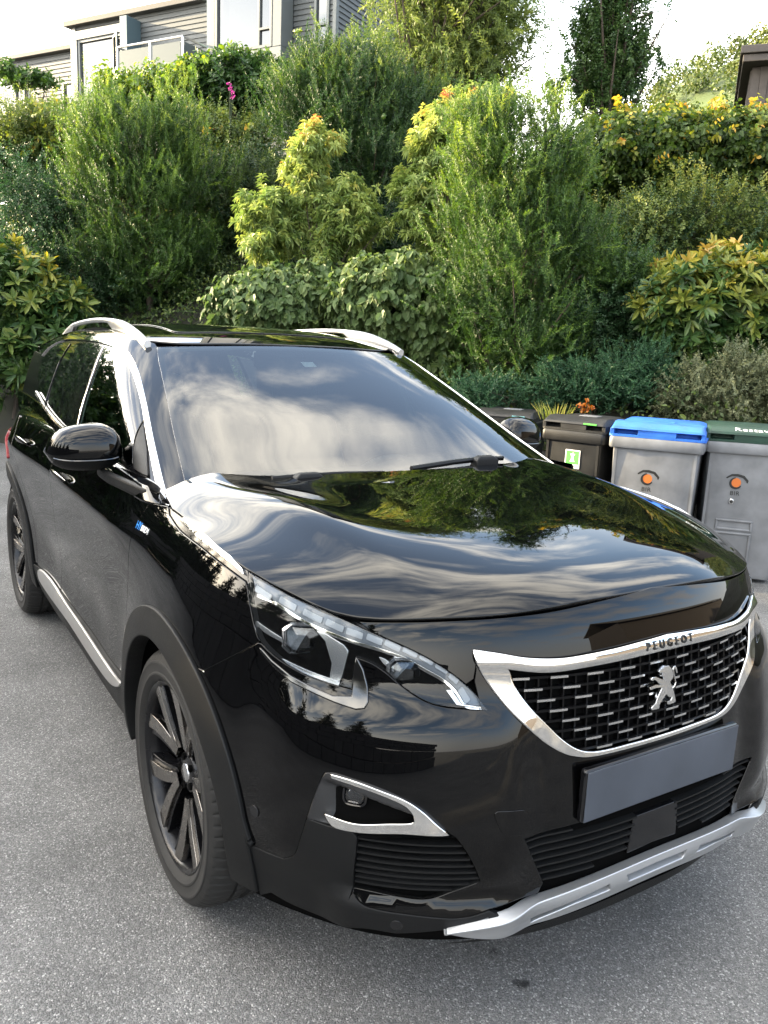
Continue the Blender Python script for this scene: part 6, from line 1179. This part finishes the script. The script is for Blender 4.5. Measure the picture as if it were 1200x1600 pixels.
def wheelie_bin(L, D, ang, w, d, h, body, lid, label, eye=None, text=None, sticker=False, tab=None, group='wheeled bins in a row'):
    root = empty('wheelie_bin', bk(D, L, 0), LROT+radians(ang)); tag(root, label, 'bin', group)
    # body: tapered tub with rounded corners, rim, ribs
    def rr(x0, x1, y0, y1, z, r, n=5):
        o = []
        for (cx, cy, a) in ((x1-r, y0+r, -90), (x1-r, y1-r, 0), (x0+r, y1-r, 90), (x0+r, y0+r, 180)):
            o += [(cx+r*cos(radians(a+90*k/n)), cy+r*sin(radians(a+90*k/n)), z) for k in range(n+1)]
        return o
    i = .028; rim = h-.075
    mb = MB(); mb.loft([rr(i+.035, w-i-.035, .035, d*.80, .03, .05), rr(i+.03, w-i-.03, .028, d*.82, .06, .05), rr(i, w-i, .010+i*.4, d-.03, rim+.005, .03)]); b = mb.build('tub', body, root, smooth=True, angle=40)
    mb = MB(); mb.loft([rr(.004, w-.004, .002, d-.005, rim, .03), rr(0, w, -.004, d, rim+.012, .03), rr(0, w, -.004, d, h-.012, .03), rr(.006, w-.006, .002, d-.006, h, .03), rr(.03, w-.03, .03, d-.03, h, .02)]); mb.build('rim', body, b, smooth=True, angle=40)
    for x in (.05, w-.05):
        mb = MB(); mb.loft([[(x-.010, .014, rim), (x+.010, .014, rim), (x+.008, .03, .12), (x-.008, .03, .12)], [(x-.010, .03, rim), (x+.010, .03, rim), (x+.008, .05, .12), (x-.008, .05, .12)]])
        mb.build('rib', body, b)
    # lid
    mb = MB(); z0 = h+.002
    mb.loft([rr(-.006, w+.006, .004, d+.01, z0, .03), rr(-.006, w+.006, .004, d+.01, z0+.016, .03), rr(.012, w-.012, .07, d-.02, z0+.020, .04), rr(.022, w-.022, .085, d-.05, z0+.072, .06), rr(.06, w-.06, .15, d-.12, z0+.092, .06)]); ld = mb.build('lid', lid, root, smooth=True, angle=38)
    mb = MB(); mb.loft([rr(.004, w-.004, -.004, .20, z0+.052, .02), rr(.012, w-.012, .004, .20, z0+.068, .02), rr(.02, w-.02, .065, .20, z0+.098, .02)]); mb.box((w*.30, .003, z0+.014), (w*.70, .10, z0+.053)); mb.box((.002, .006, z0+.012), (.028, .10, z0+.053)); mb.box((w-.028, .006, z0+.012), (w-.002, .10, z0+.053)); mb.build('lid_handle', lid, ld, bevel=.006)
    mb = MB(); mb.box((w*.36, .24, z0+.0905), (w*.64, .36, z0+.0965)); mb.build('lid_plate', lid if tab is None else M_BGREY, ld, bevel=.003)
    if tab: mb = MB(); mb.box((w*.66, -.006, z0+.056), (w*.86, .012, z0+.066)); mb.build('colour_tab', tab, ld)
    # rear handle, axle and wheels
    mb = MB(); mb.tube([(.06, d-.01, h-.03), (.06, d+.06, h-.02), (w-.06, d+.06, h-.02), (w-.06, d-.01, h-.03)], .014, 8); mb.build('handle', body, root, smooth=True)
    for x in (.03, w-.09):
        mb = MB(); mb.lathe([(.02, 0), (.07, 0), (.10, .006), (.10, .046), (.07, .052), (.02, .052)], 24, 'z'); V = [(x+v[2], d*.80+v[0]*1.0+.02, .10+v[1]) for v in mb.V]; mb.V = V; mb.build('wheel', M_RUBBER, root, smooth=True, angle=40)
    f = lambda z: .010+.0112+(.028-.021)*0+(rim-z)/(rim-.06)*.007-.004    # front face depth at a height
    if eye:
        cx, cz = eye; s = .052; yy = f(cz)-.0012
        decal('logo_eye', [ell(cx-.005, cz, s*.62, s*.62)], M_ORANGE, b, yy)
        decal('logo_line', arcband(ell(cx-.004, cz-.002, s*.72, s*.70, 14, radians(100), radians(330)), .016)+arcband([(cx-s*1.35, cz+s*.55), (cx-s*.7, cz+s*.98), (cx, cz+s*1.02), (cx+s*.75, cz+s*.85), (cx+s*1.3, cz+s*.30), (cx+s*1.25, cz+s*.05)], .018), M_BLACKP, b, yy-.0008)
        V, F = text_mesh('BIR', .042, 1.1); mk('logo_text', np.stack([cx-.005+V[:, 0], np.full(len(V), yy-.0008), cz-s*1.45+V[:, 1]], -1), [fc for fc in F], M_BLACKP, b, smooth=False)
    if sticker:
        x0, z0_ = w*.40, h-.27; yy = f(z0_)-.001
        decal('sticker', [[(x0, z0_), (x0+.115, z0_), (x0+.115, z0_+.135), (x0, z0_+.135)]], M_WHITE, b, yy)
        decal('sticker_print', [[(x0+.008, z0_+.03), (x0+.107, z0_+.03), (x0+.107, z0_+.127), (x0+.008, z0_+.127)]], M_GREENP, b, yy-.0008)
        c = x0+.0575; q = z0_+.078
        decal('sticker_symbol', [[(c-.020, q-.030), (c+.020, q-.030), (c+.009, q-.008), (c+.009, q+.008), (c+.020, q+.028), (c-.020, q+.028), (c-.009, q+.008), (c-.009, q-.008)], [(c-.002, q+.026), (c+.002, q+.026), (c+.005, q+.040), (c+.001, q+.040)]], M_WHITE, b, yy-.0016)
        V, F = text_mesh('Matavfall', .016, 1.); mk('sticker_text', np.stack([c+V[:, 0], np.full(len(V), yy-.0010), z0_+.015+V[:, 1]], -1), F, M_BLACKP, b, smooth=False)
    if text:
        V, F = text_mesh(text, .072, 1.05); mk('lid_text', np.stack([w*.56+V[:, 0]*1.1, .036+V[:, 1]*.62, z0+.0862+V[:, 1]*.355], -1), F, M_WHITE, ld, smooth=False)
    return root, b, f
wheelie_bin(.66, 6.62, -25, .50, .56, .95, M_BBLK, M_BLKL, 'black bin with a pale blue lid tab, mostly hidden behind the car', tab=M_TEAL)
r2, b2, f2 = wheelie_bin(1.14, 6.17, -36, .49, .60, .965, M_BBLK, M_BLKL, 'black bin with a green and white sticker on its front', sticker=True, tab=M_GREENP, eye=None)
wheelie_bin(1.535, 5.76, -23.5, .625, .78, .975, M_BGREY, M_BLUEL, 'grey bin with a bright blue lid and an orange eye logo', eye=(.285, .70))
r4, b4, f4 = wheelie_bin(2.185, 5.71, -15, .60, .76, .975, M_BGREY, M_GREENL, 'grey bin with a dark green lid, rightmost of the row', eye=(.235, .70), text='Restavfall')
mb = MB(); mb.lathe([(.0, .0), (.016, .0), (.020, .004), (.020, .012)], 20, 'z'); mb.V = [(.215+v[0], f4(.55)-.004+v[2], .565+v[1]) for v in mb.V]; mb.build('lock', M_CHROME, b4, smooth=True)
mb = MB(); mb.lathe([(.0, 0), (.011, 0)], 12, 'z'); mb.V = [(.215+v[0], f4(.55)-.0048+v[2], .565+v[1]) for v in mb.V]; mb.build('lock_hole', M_BLACKP, b4)
for (x0, x1, z0, z1) in ((.13, .37, .365, .44), (.13, .37, .12, .35)):
    y = f4(z0)-.001; mb = MB(); e = .014
    mb.box((x0, y-.008, z1-e), (x1, y+.02, z1)); mb.box((x0, y-.0081, z0), (x0+e, y+.02, z1-e)); mb.box((x1-e, y-.0081, z0), (x1, y+.02, z1-e)); mb.box((x0+e, y-.008, z0), (x1-e, y+.02, z0+e)); mb.build('moulded_frame', M_BGREY, b4, bevel=.004)
# low stone edging and kerb by the bank
def stones():
    rg = random.Random(9)
    for (L0, L1, dz) in ((-.4, 4.4, .0),):
        b = MB(); row = 0
        for row in range(3):
            L = L0+.17*(row % 2)
            while L < L1:
                w_ = rg.uniform(.28, .55); D = float(toe(L))-.16+rg.uniform(-.03, .03)+row*.05; h = .23
                p = [(L+.01, D), (L+w_-.012, float(toe(L+w_))-.16+row*.05), (L+w_-.012, float(toe(L+w_))+.3), (L+.01, D+.45)]
                b.add([(a, c, row*h) for a, c in p]+[(a, c+rg.uniform(0, .03), row*h+h-.015) for a, c in p], [(0, 3, 2, 1), (4, 5, 6, 7), (0, 1, 5, 4), (1, 2, 6, 5), (2, 3, 7, 6), (3, 0, 4, 7)]); L += w_
        o = b.build('retaining_wall', M_STONE, None, bevel=.025, loc=(CX, CY, 0)); o.rotation_euler = (0, 0, LROT); tag(o, 'low dark stone retaining wall along the foot of the bank behind the bins', 'wall')
stones()
b = MB(); b.box((-.5, 0, 0), (1.6, .45, .34)); kb = b.build('stone_block', plain('granite', (.22, .24, .26), .8, bump=.5, bscale=80, var=.25, vscale=20), None, bevel=.02, loc=bk(10.95, -6.9, 0)); kb.rotation_euler = (0, 0, LROT); tag(kb, 'pale grey granite edging block by the rhododendron at the left edge', 'stone')
